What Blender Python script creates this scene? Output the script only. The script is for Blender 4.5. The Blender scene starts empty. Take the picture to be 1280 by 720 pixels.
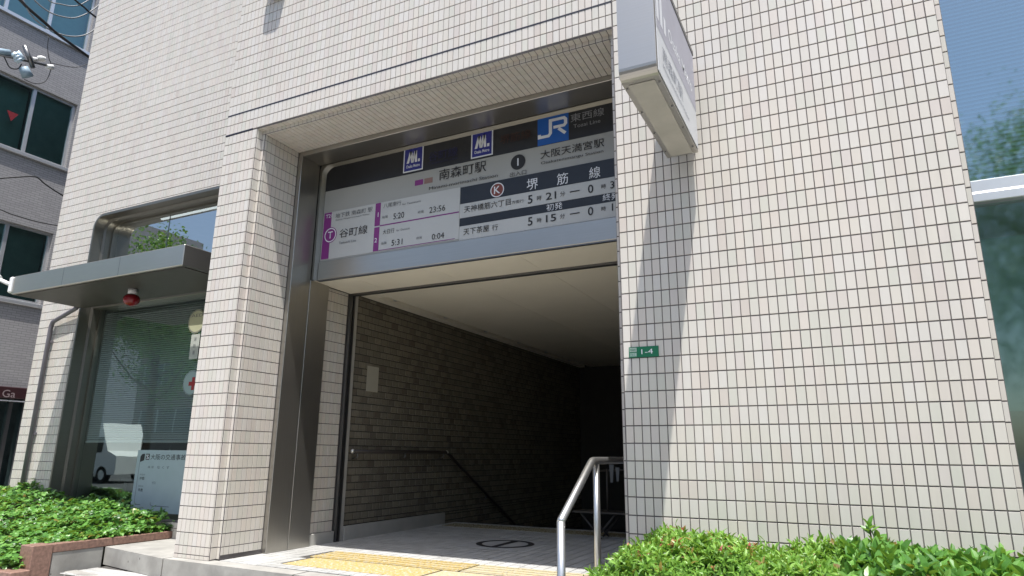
import bpy, math, random
import numpy as np
from mathutils import Vector, Matrix
random.seed(7)
RNG = np.random.RandomState(11)
SC = bpy.context.scene
COL = SC.collection

# ------------------------------------------------------------------ camera
C = Vector((1.13353713, -3.88504087, -0.06560476))          # metres; x along the wall, y into it, z up
R_ = Vector((0.8948912, 0.44619817, 0.00877088))
U_ = Vector((0.10101329, -0.22165622, 0.96987877))
F_ = Vector((-0.43470226, 0.86705001, 0.24343014))
FPX = 825.2285
cam = bpy.data.cameras.new('camera')
cam.sensor_width = 36
cam.lens = FPX / 1280 * 36
cam.clip_start = 0.05
cam.clip_end = 2000
camo = bpy.data.objects.new('camera', cam)
COL.objects.link(camo)
camo.matrix_world = Matrix(((R_.x, U_.x, -F_.x, C.x), (R_.y, U_.y, -F_.y, C.y), (R_.z, U_.z, -F_.z, C.z), (0, 0, 0, 1)))
SC.camera = camo

# ------------------------------------------------------------------ light
SUN = Vector((0.16, -0.30, 1.0)).normalized()
W = bpy.data.worlds.new('World')
SC.world = W
W.use_nodes = True
nt = W.node_tree
bg = nt.nodes['Background']
sky = nt.nodes.new('ShaderNodeTexSky')
sky.sky_type = 'NISHITA'
sky.sun_disc = False
sky.sun_elevation = math.asin(SUN.z)
sky.sun_rotation = math.atan2(SUN.x, SUN.y)
sky.dust_density = 2.2
sky.ozone_density = .8
nt.links.new(sky.outputs[0], bg.inputs[0])
bg.inputs[1].default_value = 0.15
sl = bpy.data.lights.new('sun', 'SUN')
sl.energy = 4.6
sl.angle = math.radians(0.55)
sl.color = (1.0, 0.97, 0.93)
so = bpy.data.objects.new('sun', sl)
COL.objects.link(so)
so.rotation_euler = SUN.to_track_quat('Z', 'Y').to_euler()
so.location = (3, -6, 20)
SC.view_settings.view_transform = 'Standard'
SC.view_settings.look = 'None'
SC.view_settings.exposure = 0.58
SC.view_settings.gamma = 1.0
SC.cycles.max_bounces = 8
SC.cycles.diffuse_bounces = 5
SC.cycles.transparent_max_bounces = 24
SC.cycles.caustics_reflective = False
SC.cycles.caustics_refractive = False

# ------------------------------------------------------------------ helpers
def px(x, y, ax, v):
    """point of the place that lies behind picture position (x, y) on the world plane axis=v"""
    d = F_ * FPX + R_ * (x - 640) - U_ * (y - 360)
    t = (v - C[ax]) / d[ax]
    return C + d * t

def project(p):
    d = Vector(p) - C
    z = d.dot(F_)
    if z < .05: return (-9999, -9999)
    return (640 + FPX * d.dot(R_) / z, 360 - FPX * d.dot(U_) / z)

def link(o, parent=None):
    COL.objects.link(o)
    if parent is not None:
        o.parent = parent
        if parent.type == 'EMPTY':
            o.matrix_parent_inverse = Matrix.Translation(-parent.location)
    return o

def thing(name, loc, label, cat, group=None):
    o = bpy.data.objects.new(name, None)
    o.location = loc
    o.empty_display_size = .1
    COL.objects.link(o)
    o['label'] = label; o['category'] = cat
    if group: o['group'] = group
    return o

def tag(o, label, cat, group=None):
    o['label'] = label; o['category'] = cat
    if group: o['group'] = group
    return o

class MB:
    def __init__(s): s.v = []; s.f = []; s.sm = []
    def quad(s, a, b, c, d, sm=False):
        n = len(s.v); s.v += [tuple(a), tuple(b), tuple(c), tuple(d)]; s.f.append((n, n+1, n+2, n+3)); s.sm.append(sm)
        return s
    def poly(s, pts, sm=False):
        n = len(s.v); s.v += [tuple(p) for p in pts]; s.f.append(tuple(range(n, n+len(pts)))); s.sm.append(sm); return s
    def box(s, x0, x1, y0, y1, z0, z1, b=0.0):
        n = len(s.v)
        if b <= 0:
            s.v += [(x, y, z) for x in (x0, x1) for y in (y0, y1) for z in (z0, z1)]
            for f in ((0,1,3,2),(4,6,7,5),(0,4,5,1),(2,3,7,6),(0,2,6,4),(1,5,7,3)):
                s.f.append(tuple(n+i for i in f)); s.sm.append(False)
            return s
        # bevelled box: each corner gives three vertices
        idx = {}
        for ix, x in enumerate((x0, x1)):
            for iy, y in enumerate((y0, y1)):
                for iz, z in enumerate((z0, z1)):
                    dx = b if ix == 0 else -b; dy = b if iy == 0 else -b; dz = b if iz == 0 else -b
                    for k, p in enumerate(((x, y+dy, z+dz), (x+dx, y, z+dz), (x+dx, y+dy, z))):
                        idx[ix, iy, iz, k] = len(s.v); s.v.append(p)
        def F(*q): s.f.append(tuple(idx[k] for k in q)); s.sm.append(False)
        for i in (0, 1):
            q = [(i,0,0,0),(i,0,1,0),(i,1,1,0),(i,1,0,0)]; F(*(q if i == 0 else q[::-1]))
            q = [(0,i,0,1),(1,i,0,1),(1,i,1,1),(0,i,1,1)]; F(*(q if i == 0 else q[::-1]))
            q = [(0,0,i,2),(0,1,i,2),(1,1,i,2),(1,0,i,2)]; F(*(q if i == 0 else q[::-1]))
        for i in (0,1):
            for j in (0,1):
                q = [(i,j,0,0),(i,j,1,0),(i,j,1,1),(i,j,0,1)]; F(*(q if i != j else q[::-1]))
                q = [(i,0,j,0),(i,1,j,0),(i,1,j,2),(i,0,j,2)]; F(*(q[::-1] if i != j else q))
                q = [(0,i,j,1),(1,i,j,1),(1,i,j,2),(0,i,j,2)]; F(*(q if i != j else q[::-1]))
        for i in (0,1):
            for j in (0,1):
                for k in (0,1):
                    q = [(i,j,k,0),(i,j,k,1),(i,j,k,2)]; F(*(q if (i+j+k) % 2 == 0 else q[::-1]))
        return s
    def tube(s, pts, r, seg=10, caps=True):
        pts = [Vector(p) for p in pts]
        rings = []
        prev = None
        for i, p in enumerate(pts):
            if i == 0: t = pts[1]-pts[0]
            elif i == len(pts)-1: t = pts[-1]-pts[-2]
            else: t = (pts[i+1]-p).normalized() + (p-pts[i-1]).normalized()
            t.normalize()
            if prev is None:
                a = Vector((0,0,1)) if abs(t.z) < .9 else Vector((1,0,0))
                u = t.cross(a).normalized()
            else:
                u = (prev - t*prev.dot(t)).normalized()
            prev = u
            w = t.cross(u)
            rr = r[i] if isinstance(r, (list, tuple)) else r
            k = 1.0
            if 0 < i < len(pts)-1:
                c = (pts[i+1]-p).normalized().dot((p-pts[i-1]).normalized())
                k = 1/max(.5, math.sqrt((1+c)/2))
            n = len(s.v)
            for j in range(seg):
                a = 2*math.pi*j/seg
                s.v.append(tuple(p + u*math.cos(a)*rr + w*math.sin(a)*rr))
            rings.append(n)
        for a, b in zip(rings, rings[1:]):
            for j in range(seg):
                s.f.append((a+j, a+(j+1) % seg, b+(j+1) % seg, b+j)); s.sm.append(True)
        if caps:
            s.f.append(tuple(rings[0]+j for j in reversed(range(seg)))); s.sm.append(False)
            s.f.append(tuple(rings[-1]+j for j in range(seg))); s.sm.append(False)
        return s
    def sphere(s, c, r, seg=20, rng=12, sc=(1,1,1)):
        n = len(s.v)
        for i in range(rng+1):
            th = math.pi*i/rng
            for j in range(seg):
                a = 2*math.pi*j/seg
                s.v.append((c[0]+r*sc[0]*math.sin(th)*math.cos(a), c[1]+r*sc[1]*math.sin(th)*math.sin(a), c[2]+r*sc[2]*math.cos(th)))
        for i in range(rng):
            for j in range(seg):
                s.f.append((n+i*seg+j, n+(i+1)*seg+j, n+(i+1)*seg+(j+1) % seg, n+i*seg+(j+1) % seg)); s.sm.append(True)
        return s
    def prism(s, pts, y0, y1):
        """pts: (x, z) outline extruded between y0 and y1"""
        n = len(pts)
        s.poly([(x, y0, z) for x, z in pts]); s.poly([(x, y1, z) for x, z in reversed(pts)])
        for i in range(n):
            a, b = pts[i], pts[(i+1) % n]
            s.quad((a[0], y0, a[1]), (a[0], y1, a[1]), (b[0], y1, b[1]), (b[0], y0, b[1]))
        return s
    def mesh(s, name):
        me = bpy.data.meshes.new(name)
        me.from_pydata(s.v, [], s.f)
        if any(s.sm): me.polygons.foreach_set('use_smooth', s.sm)
        me.update()
        return me
    def build(s, name, m, parent=None, kind=None, label=None):
        me = s.mesh(name)
        me.materials.append(m)
        o = bpy.data.objects.new(name, me)
        link(o, parent)
        if kind: o['kind'] = kind
        if label: o['label'] = label
        return o

def fix_normals(o):
    import bmesh
    b = bmesh.new(); b.from_mesh(o.data); bmesh.ops.recalc_face_normals(b, faces=b.faces); b.to_mesh(o.data); b.free()
    return o

# ------------------------------------------------------------------ materials
class NT:
    def __init__(s, name):
        s.m = bpy.data.materials.new(name); s.m.use_nodes = True
        s.t = s.m.node_tree; s.N = s.t.nodes; s.L = s.t.links
        s.b = s.N['Principled BSDF']; s.out = s.N['Material Output']
    def n(s, ty, **k):
        x = s.N.new(ty)
        for a, b in k.items():
            if a[0] == 'i' and a[1:].isdigit(): x.inputs[int(a[1:])].default_value = b
            else: setattr(x, a, b)
        return x
    def l(s, a, b): s.L.new(a, b)
    def mixc(s, fac, a, b, mode='MIX'):
        x = s.n('ShaderNodeMix', data_type='RGBA', blend_type=mode)
        for sock, val in ((x.inputs[0], fac), (x.inputs[6], a), (x.inputs[7], b)):
            if hasattr(val, 'is_linked'): s.l(val, sock)
            elif isinstance(val, (int, float)): sock.default_value = val
            else: sock.default_value = (*val, 1) if len(val) == 3 else val
        return x.outputs[2]
    def ramp(s, fac, stops):
        r = s.n('ShaderNodeValToRGB')
        e = r.color_ramp.elements
        while len(e) < len(stops): e.new(.5)
        for el, (p, c) in zip(e, stops):
            el.position = p; el.color = (*c, 1) if not isinstance(c, (int, float)) else (c, c, c, 1)
        s.l(fac, r.inputs[0])
        return r.outputs[0]
    def noise(s, scale, detail=4, vec=None, rough=.55):
        x = s.n('ShaderNodeTexNoise'); x.inputs['Scale'].default_value = scale; x.inputs['Detail'].default_value = detail
        x.inputs['Roughness'].default_value = rough
        if vec is not None: s.l(vec, x.inputs['Vector'])
        return x.outputs[0]
    def pos(s): return s.n('ShaderNodeNewGeometry').outputs['Position']
    def mapv(s, scale, vec=None, loc=(0,0,0)):
        x = s.n('ShaderNodeMapping'); x.inputs['Scale'].default_value = scale; x.inputs['Location'].default_value = loc
        s.l(vec if vec is not None else s.pos(), x.inputs[0]); return x.outputs[0]
    def bump(s, h, strength=.3, dist=.002):
        x = s.n('ShaderNodeBump'); x.inputs['Strength'].default_value = strength; x.inputs['Distance'].default_value = dist
        s.l(h, x.inputs['Height']); s.l(x.outputs[0], s.b.inputs['Normal']); return x
    def set(s, **k):
        for a, b in k.items():
            so_ = s.b.inputs[a.replace('_', ' ')]
            if hasattr(b, 'is_linked'): s.l(b, so_)
            elif isinstance(b, tuple) and len(b) == 3: so_.default_value = (*b, 1)
            else: so_.default_value = b
        return s

def simple(name, col, rough=.6, metal=0.0, var=.12, scale=6, spec=.5, bump=0):
    t = NT(name)
    n = t.noise(scale, 5, t.pos())
    c = t.ramp(n, [(.3, tuple(x*(1-var) for x in col)), (.7, tuple(min(1, x*(1+var)) for x in col))])
    t.set(Base_Color=c, Roughness=rough, Metallic=metal, Specular_IOR_Level=spec)
    if bump: t.bump(t.noise(scale*14, 4, t.pos()), bump, .003)
    return t.m

def m_tile(name, cell, base, alt, off=(0.0, 0.0, 0.0), rough=.42, odd=.06, spread=.05, tints=False):
    """glazed tile: one even tone per tile, a few odd ones, faint combed streaks"""
    t = NT(name)
    p = t.pos()
    sn = t.n('ShaderNodeVectorMath', operation='SNAP'); ad = t.n('ShaderNodeVectorMath', operation='ADD')
    ad.inputs[1].default_value = (off[0]+.0007, off[1]+.011, off[2]+.0007)
    t.l(p, ad.inputs[0]); t.l(ad.outputs[0], sn.inputs[0]); sn.inputs[1].default_value = cell
    wn = t.n('ShaderNodeTexWhiteNoise', noise_dimensions='3D'); t.l(sn.outputs[0], wn.inputs[0])
    w2 = t.n('ShaderNodeTexWhiteNoise', noise_dimensions='3D')
    a2 = t.n('ShaderNodeVectorMath', operation='ADD'); a2.inputs[1].default_value = (7.3, 1.7, 3.1)
    t.l(sn.outputs[0], a2.inputs[0]); t.l(a2.outputs[0], w2.inputs[0])
    lo = tuple(x*(1-spread) for x in base); hi = tuple(min(1, x*(1+spread)) for x in base)
    if tints:
        k = lambda r, g, b_, s: (base[0]*r*s, base[1]*g*s, base[2]*b_*s)
        c = t.ramp(wn.outputs[0], [(0, k(.97, 1.01, .99, 1-spread)), (.22, k(1, 1, 1, 1)), (.42, k(.985, 1.0, 1.03, 1+spread)), (.62, k(1.0, 1.0, .98, 1.0)), (.8, k(1.02, .99, .985, 1.0)), (.9, k(1.01, .985, 1.015, 1-spread)), (1, k(1.0, 1.01, 1.01, 1+spread))])
    else: c = t.ramp(wn.outputs[0], [(0, lo), (1, hi)])
    f = t.ramp(w2.outputs[0], [(1-odd*3, 0.0), (1-odd*3+.02, .35), (1-odd, .55), (1.0, 1.0)])
    c = t.mixc(f, c, alt)
    big = t.noise(1.3, 5, p)
    c = t.mixc(t.ramp(big, [(.35, 0.0), (.75, .14)]), c, tuple(x*.72 for x in base))
    st = t.noise(1.0, 3, t.mapv((260, 260, 9)))
    c = t.mixc(t.ramp(st, [(.3, .0), (.8, .10)]), c, tuple(x*.7 for x in base))
    rain = t.noise(1.0, 4, t.mapv((5.5, 5.5, .35)), .65)
    c = t.mixc(t.ramp(rain, [(.48, .0), (.75, .16)]), c, tuple(x*.55 for x in base))
    t.set(Base_Color=c, Roughness=rough)
    t.bump(st, .18, .0012)
    return t.m

def m_steel(name, col=(.47, .45, .41), rough=.34, vert=False):
    t = NT(name)
    st = t.noise(1, 5, t.mapv((3, 3, 300) if not vert else (300, 300, 3)))
    bl = t.noise(1.7, 3, t.pos())
    c = t.mixc(t.ramp(st, [(.3, 0.0), (.7, .3)]), col, tuple(x*.75 for x in col))
    c = t.mixc(t.ramp(bl, [(.4, 0.0), (.75, .25)]), c, tuple(x*.7 for x in col))
    r = t.n('ShaderNodeMath', operation='MULTIPLY_ADD'); t.l(st, r.inputs[0]); r.inputs[1].default_value = .2; r.inputs[2].default_value = rough-.1
    t.set(Base_Color=c, Metallic=.92, Roughness=r.outputs[0])
    t.bump(bl, .05, .01)
    return t.m

def m_glass(name, tint=(.75, .85, .85), refl=1.0, ior=1.5, base=0.0, gcol=(.95, .98, 1.0), gr=.004):
    """window glass: mirror by Fresnel (plus a reflective film if base > 0), the rest goes through tinted"""
    t = NT(name)
    t.N.remove(t.b)
    fr = t.n('ShaderNodeFresnel'); fr.inputs[0].default_value = ior
    ma = t.n('ShaderNodeMath', operation='MULTIPLY_ADD', use_clamp=True)
    t.l(fr.outputs[0], ma.inputs[0]); ma.inputs[1].default_value = refl; ma.inputs[2].default_value = base
    tr = t.n('ShaderNodeBsdfTransparent'); tr.inputs[0].default_value = (*tint, 1)
    gl = t.n('ShaderNodeBsdfGlossy'); gl.inputs['Roughness'].default_value = gr; gl.inputs[0].default_value = (*gcol, 1)
    nz = t.noise(1.1, 2, t.pos())
    bp = t.n('ShaderNodeBump'); bp.inputs['Strength'].default_value = .25; bp.inputs['Distance'].default_value = .004
    t.l(nz, bp.inputs['Height']); t.l(bp.outputs[0], gl.inputs['Normal'])
    mx = t.n('ShaderNodeMixShader'); t.l(ma.outputs[0], mx.inputs[0]); t.l(tr.outputs[0], mx.inputs[1]); t.l(gl.outputs[0], mx.inputs[2])
    t.l(mx.outputs[0], t.out.inputs[0])
    return t.m

def m_leaf(name, cols, rough=.4, trans=.35):
    t = NT(name)
    g = t.n('ShaderNodeNewGeometry')
    c = t.ramp(g.outputs['Random Per Island'], [(.955*i/(len(cols)-1), k) for i, k in enumerate(cols)]+[(.975, (.30, .24, .05)), (1.0, (.16, .09, .03))])
    t.set(Base_Color=c, Roughness=rough, Specular_IOR_Level=.5)
    tl = t.n('ShaderNodeBsdfTranslucent'); br = t.mixc(.5, c, (.35, .5, .04)); t.l(br, tl.inputs[0])
    mx = t.n('ShaderNodeMixShader'); mx.inputs[0].default_value = trans
    t.l(t.b.outputs[0], mx.inputs[1]); t.l(tl.outputs[0], mx.inputs[2]); t.l(mx.outputs[0], t.out.inputs[0])
    return t.m

def flat(name, col, rough=.5, spec=.5):
    return NT(name).set(Base_Color=col, Roughness=rough, Specular_IOR_Level=spec).m

TW, TH = .05, .1005771
M = {}
M['tile'] = m_tile('facade_tile', (TW, TW, TH), (.625, .585, .525), (.58, .515, .46), odd=.025, spread=.04, tints=True)
t = NT('dark_grout')                      # a patch high on the left wing has been pointed with pale grout
sp3 = t.n('ShaderNodeSeparateXYZ'); nz3 = t.noise(2.2, 4, t.pos())
wob = t.n('ShaderNodeMath', operation='MULTIPLY_ADD'); t.l(nz3, wob.inputs[0]); wob.inputs[1].default_value = .9; wob.inputs[2].default_value = -.45
t.l(t.pos(), sp3.inputs[0])
def band(sock, a, b):
    x = t.n('ShaderNodeMath', operation='ADD'); t.l(sock, x.inputs[0]); t.l(wob.outputs[0], x.inputs[1])
    r = t.n('ShaderNodeMath', operation='COMPARE'); t.l(x.outputs[0], r.inputs[0]); r.inputs[1].default_value = (a+b)/2; r.inputs[2].default_value = (b-a)/2
    return r.outputs[0]
mm = t.n('ShaderNodeMath', operation='MULTIPLY'); t.l(band(sp3.outputs[0], -6.6, -4.3), mm.inputs[0]); t.l(band(sp3.outputs[2], 4.15, 8.0), mm.inputs[1])
gr = t.ramp(t.noise(3, 5, t.pos()), [(.35, (.10, .09, .09)), (.7, (.17, .155, .15))])
t.set(Base_Color=t.mixc(mm.outputs[0], gr, (.44, .42, .40)), Roughness=.9)
M['grout'] = t.m
M['soffit_tile'] = M['tile']
M['steel'] = m_steel('brushed_steel')
M['steel_v'] = m_steel('brushed_steel_upright', vert=True)
M['steel_bright'] = m_steel('polished_steel_tube', (.66, .66, .64), .34, True)
M['steel_dark'] = m_steel('dark_steel', (.20, .20, .20), .4)
M['brick'] = m_tile('passage_brick', (.2, .21, .072), (.24, .225, .185), (.17, .15, .12), off=(0, 0, 0), rough=.6, odd=.10, spread=.14)
M['mortar'] = simple('passage_mortar', (.07, .065, .055), .9, var=.2)
M['ceil'] = simple('cream_ceiling_panel', (.84, .80, .68), .55, var=.03, scale=2)
M['joint'] = flat('black_joint', (.01, .01, .01), .9)
M['seal'] = flat('blue_black_sealant', (.012, .014, .03), .7)
M['black'] = simple('black_sign_panel', (.012, .013, .016), .35, var=.2)
M['ivory'] = simple('off_white_sign_panel', (.36, .36, .335), .4, var=.03, scale=2)
M['white'] = simple('white_panel', (.51, .515, .495), .4, var=.03, scale=2)
M['concrete'] = simple('grey_granite_kerb', (.36, .35, .32), .75, var=.22, scale=5, bump=.25)
M['skirt'] = simple('pale_skirting_stone', (.42, .41, .38), .5, var=.1, scale=5)
M['granite'] = simple('red_brown_granite', (.25, .15, .115), .5, var=.3, scale=40)
M['paving'] = m_tile('landing_tile', (.1, .1, 5), (.52, .52, .50), (.42, .42, .40), off=(.0, .0, 0), rough=.55, odd=.08, spread=.07)
# chewing-gum spots and scuffs worked into the landing tiles
def dirty(m_):
    t = NT.__new__(NT); t.m = m_; t.t = m_.node_tree; t.N = t.t.nodes; t.L = t.t.links; t.b = t.N['Principled BSDF']
    src = t.b.inputs['Base Color'].links[0].from_socket
    vo = t.n('ShaderNodeTexVoronoi'); vo.inputs['Scale'].default_value = 7; t.l(t.pos(), vo.inputs['Vector'])
    c = t.mixc(t.ramp(vo.outputs['Distance'], [(.055, .75), (.075, 0.0)]), src, (.10, .095, .09))
    c = t.mixc(t.ramp(t.noise(2.4, 6, t.pos(), .7), [(.45, 0.0), (.75, .45)]), c, (.20, .19, .17))
    t.l(c, t.b.inputs['Base Color'])
dirty(M['paving']); dirty(M['concrete'])
M['pave_joint'] = simple('paving_joint', (.07, .065, .06), .9)
M['street'] = simple('pale_pavement', (.34, .33, .31), .85, var=.12, scale=2, bump=.3)
M['asphalt'] = simple('asphalt', (.07, .07, .07), .9, var=.2, scale=3, bump=.4)
M['yellow'] = None
M['soil'] = simple('dark_soil', (.035, .026, .018), 1, var=.4, scale=20, bump=.5)
M['blind'] = flat('white_blind_slat', (.80, .84, .82), .45)
M['blind_blue'] = flat('pale_blue_blind_slat', (.80, .86, .86), .4)
M['room'] = simple('office_wall', (.45, .46, .45), .8, var=.05)
M['roomdark'] = simple('dark_interior', (.10, .11, .11), .8, var=.2)
M['frame'] = m_steel('bronze_grey_frame', (.25, .24, .21), .42)
M['alu'] = simple('silver_aluminium', (.62, .63, .64), .35, metal=.6, var=.05)
M['pipe'] = simple('violet_grey_painted_pipe', (.15, .14, .16), .5, var=.12)
M['glass_left'] = m_glass('office_glass', (.86, .96, .93), 1.0, 1.55, .20, gcol=(.82, .97, .93), gr=.012)
M['glass_up'] = m_glass('upper_office_glass', (.78, .84, .84), 1.0, 1.6, .38, gcol=(.92, .96, .95), gr=.008)
M['glass_film'] = m_glass('blue_film_glass', (.60, .80, .92), 1.0, 1.5, .34, gcol=(.74, .93, 1.0), gr=.035)
M['glass_dark'] = m_glass('green_dark_glass', (.60, .80, .74), 1.0, 1.5, .14, gcol=(.75, .95, .92), gr=.05)
M['red'] = flat('red_lamp_glass', (.20, .006, .012), .12)
M['white_paint'] = flat('white_paint', (.78, .78, .76), .4)
M['cable'] = flat('black_cable', (.012, .012, .012), .5)
M['green_plate'] = flat('green_enamel', (.012, .16, .075), .35)
M['purple'] = flat('purple_print', (.22, .03, .20), .5)
M['logo_blue'] = flat('deep_blue_print', (.025, .03, .22), .4)
M['jr_blue'] = flat('bright_blue_print', (.01, .10, .40), .4)
M['p_white'] = flat('white_print', (.75, .76, .78), .5)
M['p_ink'] = flat('black_print', (.02, .02, .022), .6)
M['p_inkgrey'] = flat('grey_print', (.13, .14, .15), .6)
M['p_grey'] = flat('faded_grey_print', (.28, .28, .29), .6)
M['p_dimblue'] = flat('dim_blue_print', (.022, .022, .075), .6)
M['p_dimbrown'] = flat('dim_brown_print', (.05, .022, .016), .6)
M['brown_print'] = flat('rust_red_print', (.20, .05, .035), .5)
M['lilac'] = simple('faded_lilac_print', (.40, .395, .45), .45, var=.05)
M['blade_white'] = simple('blade_white_panel', (.64, .65, .66), .4, var=.03)
M['p_blade'] = flat('faded_grey_letters', (.30, .32, .36), .5)

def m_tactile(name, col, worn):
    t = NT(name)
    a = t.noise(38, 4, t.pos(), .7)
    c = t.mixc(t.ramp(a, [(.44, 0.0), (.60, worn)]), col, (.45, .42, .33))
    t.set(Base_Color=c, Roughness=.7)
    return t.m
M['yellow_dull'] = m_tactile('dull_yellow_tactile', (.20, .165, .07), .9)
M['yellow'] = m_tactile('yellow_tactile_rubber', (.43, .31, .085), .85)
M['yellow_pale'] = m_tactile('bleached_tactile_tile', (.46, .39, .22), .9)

# text -> mesh
def text_mesh(s, bold=0):
    cu = bpy.data.curves.new('lettering', 'FONT')
    cu.body = s; cu.size = 1; cu.offset = (.012 if s.isascii() else .002) if bold else 0
    cu.resolution_u = 3
    o = bpy.data.objects.new('lettering', cu)
    COL.objects.link(o)
    dg = bpy.context.evaluated_depsgraph_get()
    me = bpy.data.meshes.new_from_object(o.evaluated_get(dg))
    bpy.data.objects.remove(o); bpy.data.curves.remove(cu)
    return me

def put_text(s, x0, x1, zc, h, y, mat, parent, bold=0, name='lettering', mapf=None, th=.0):
    """lettering fitted to a box; mapf turns (u, v) of the sheet into the place"""
    me = text_mesh(s, bold)
    n = len(me.vertices)
    if n == 0: return None
    co = np.empty(n*3); me.vertices.foreach_get('co', co); co = co.reshape(-1, 3)
    lo, hi = co.min(0), co.max(0)
    sz = h/max(1e-6, hi[1]-lo[1])
    if len(s) == 1 and ord(s) < 256: sx = sz
    else: sx = (x1-x0)/max(1e-6, hi[0]-lo[0])
    u = (co[:, 0]-(lo[0]+hi[0])/2)*sx + (x0+x1)/2
    v = (co[:, 1]-(lo[1]+hi[1])/2)*sz + zc
    if mapf is None: out = np.stack([u, np.full(n, y), v], 1)
    else: out = np.array([mapf(a, b) for a, b in zip(u, v)])
    me.vertices.foreach_set('co', out.ravel())
    me.materials.clear(); me.materials.append(mat)
    me.update()
    o = bpy.data.objects.new(name, me)
    link(o, parent)
    return o

def m_brick(name, base, alt):
    t = NT(name)
    g = t.n('ShaderNodeNewGeometry'); oi = t.n('ShaderNodeObjectInfo')
    ad = t.n('ShaderNodeMath', operation='ADD'); t.l(g.outputs['Random Per Island'], ad.inputs[0]); t.l(oi.outputs['Random'], ad.inputs[1])
    wn = t.n('ShaderNodeTexWhiteNoise', noise_dimensions='1D'); t.l(ad.outputs[0], wn.inputs['W'])
    c = t.ramp(wn.outputs[0], [(0, alt), (.25, tuple(x*.85 for x in base)), (.6, base), (1, tuple(x*1.15 for x in base))])
    nz = t.noise(30, 5, t.pos())
    c = t.mixc(t.ramp(nz, [(.35, 0.0), (.75, .35)]), c, tuple(x*.55 for x in base))
    t.set(Base_Color=c, Roughness=.7); t.bump(nz, .5, .003)
    return t.m
M['brick'] = m_brick('passage_brick_clay', (.19, .17, .13), (.125, .105, .08))

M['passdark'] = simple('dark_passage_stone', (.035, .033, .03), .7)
# ------------------------------------------------------------------ tiles laid one by one
GJ, PR_, CH = .0044, .0038, .0012      # joint, how far a tile stands proud, its arris
def tile_mesh(w, h, name='tile', axis='y', b=CH, g=GJ, pr=PR_):
    """a tile w x h, origin at its cell's low corner, standing proud of the plane towards -y (or +x, -z, +z)"""
    gh = g*1.45 if axis in 'xy' and h > .08 else g
    a0, a1, b0, b1 = g/2, w-g/2, gh/2, h-gh/2
    v = [(a0, 0, b0), (a1, 0, b0), (a1, 0, b1), (a0, 0, b1), (a0+b, -pr, b0+b), (a1-b, -pr, b0+b), (a1-b, -pr, b1-b), (a0+b, -pr, b1-b)]
    f = [(4, 5, 6, 7), (0, 1, 5, 4), (1, 2, 6, 5), (2, 3, 7, 6), (3, 0, 4, 7)]
    mp = {'y': lambda p: p, 'x': lambda p: (-p[1], p[0], p[2]), 'down': lambda p: (p[0], p[2], p[1]), 'up': lambda p: (p[0], p[2], -p[1])}[axis]
    v = [mp(p) for p in v]
    if axis in ('down',): f = [tuple(reversed(q)) for q in f]
    return v, f

PLACED = []          # (area seen, order, origin, w, h, axis, part)
def lay(part, axis, plane, u0, u1, v0, v1, w, h, skip=None, clip=True, mat='tile', name='tile', stagger=False, pool='facade'):
    """cover a rectangle of a plane with cells on the w x h grid; cells at the rim are cut to size"""
    i = math.floor(u0/w+1e-6)
    j0 = math.floor(v0/h+1e-6)
    j = j0
    while j*h < v1-1e-6:
        k = i
        so_ = (w/2 if (stagger and j % 2) else 0)
        if so_: k -= 1
        while k*w+so_ < u1-1e-6:
            a0, a1 = max(u0, k*w+so_), min(u1, (k+1)*w+so_)
            b0, b1 = max(v0, j*h), min(v1, (j+1)*h)
            if a1-a0 > w*.18 and b1-b0 > h*.12 and not (skip and skip((a0+a1)/2, (b0+b1)/2)):
                org = {'y': (a0, plane, b0), 'x': (plane, a0, b0), 'down': (a0, b0, plane), 'up': (a0, b0, plane)}[axis]
                PLACED.append((org, round(a1-a0, 4), round(b1-b0, 4), axis, part, mat, name, pool))
            k += 1
        j += 1

def seen_area(org, w, h, axis):
    U = {'y': (1,0,0), 'x': (0,1,0), 'down': (1,0,0), 'up': (1,0,0)}[axis]
    V = {'y': (0,0,1), 'x': (0,0,1), 'down': (0,1,0), 'up': (0,1,0)}[axis]
    o = Vector(org); q = [project(o), project(o+Vector(U)*w), project(o+Vector(U)*w+Vector(V)*h), project(o+Vector(V)*h)]
    cx, cy = sum(a[0] for a in q)/4, sum(a[1] for a in q)/4
    if not (-10 < cx < 1290 and -10 < cy < 730): return 0
    # behind the hedge or another mass: not among the largest seen
    return abs(sum(q[i][0]*q[(i+1) % 4][1]-q[(i+1) % 4][0]*q[i][1] for i in range(4)))/2

def occluded(org, axis):
    x, y, z = org
    if axis == 'y' and z < -.5 and x > -.1: return True
    if axis in ('up',) and x > -.2 : return True
    return False

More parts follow.
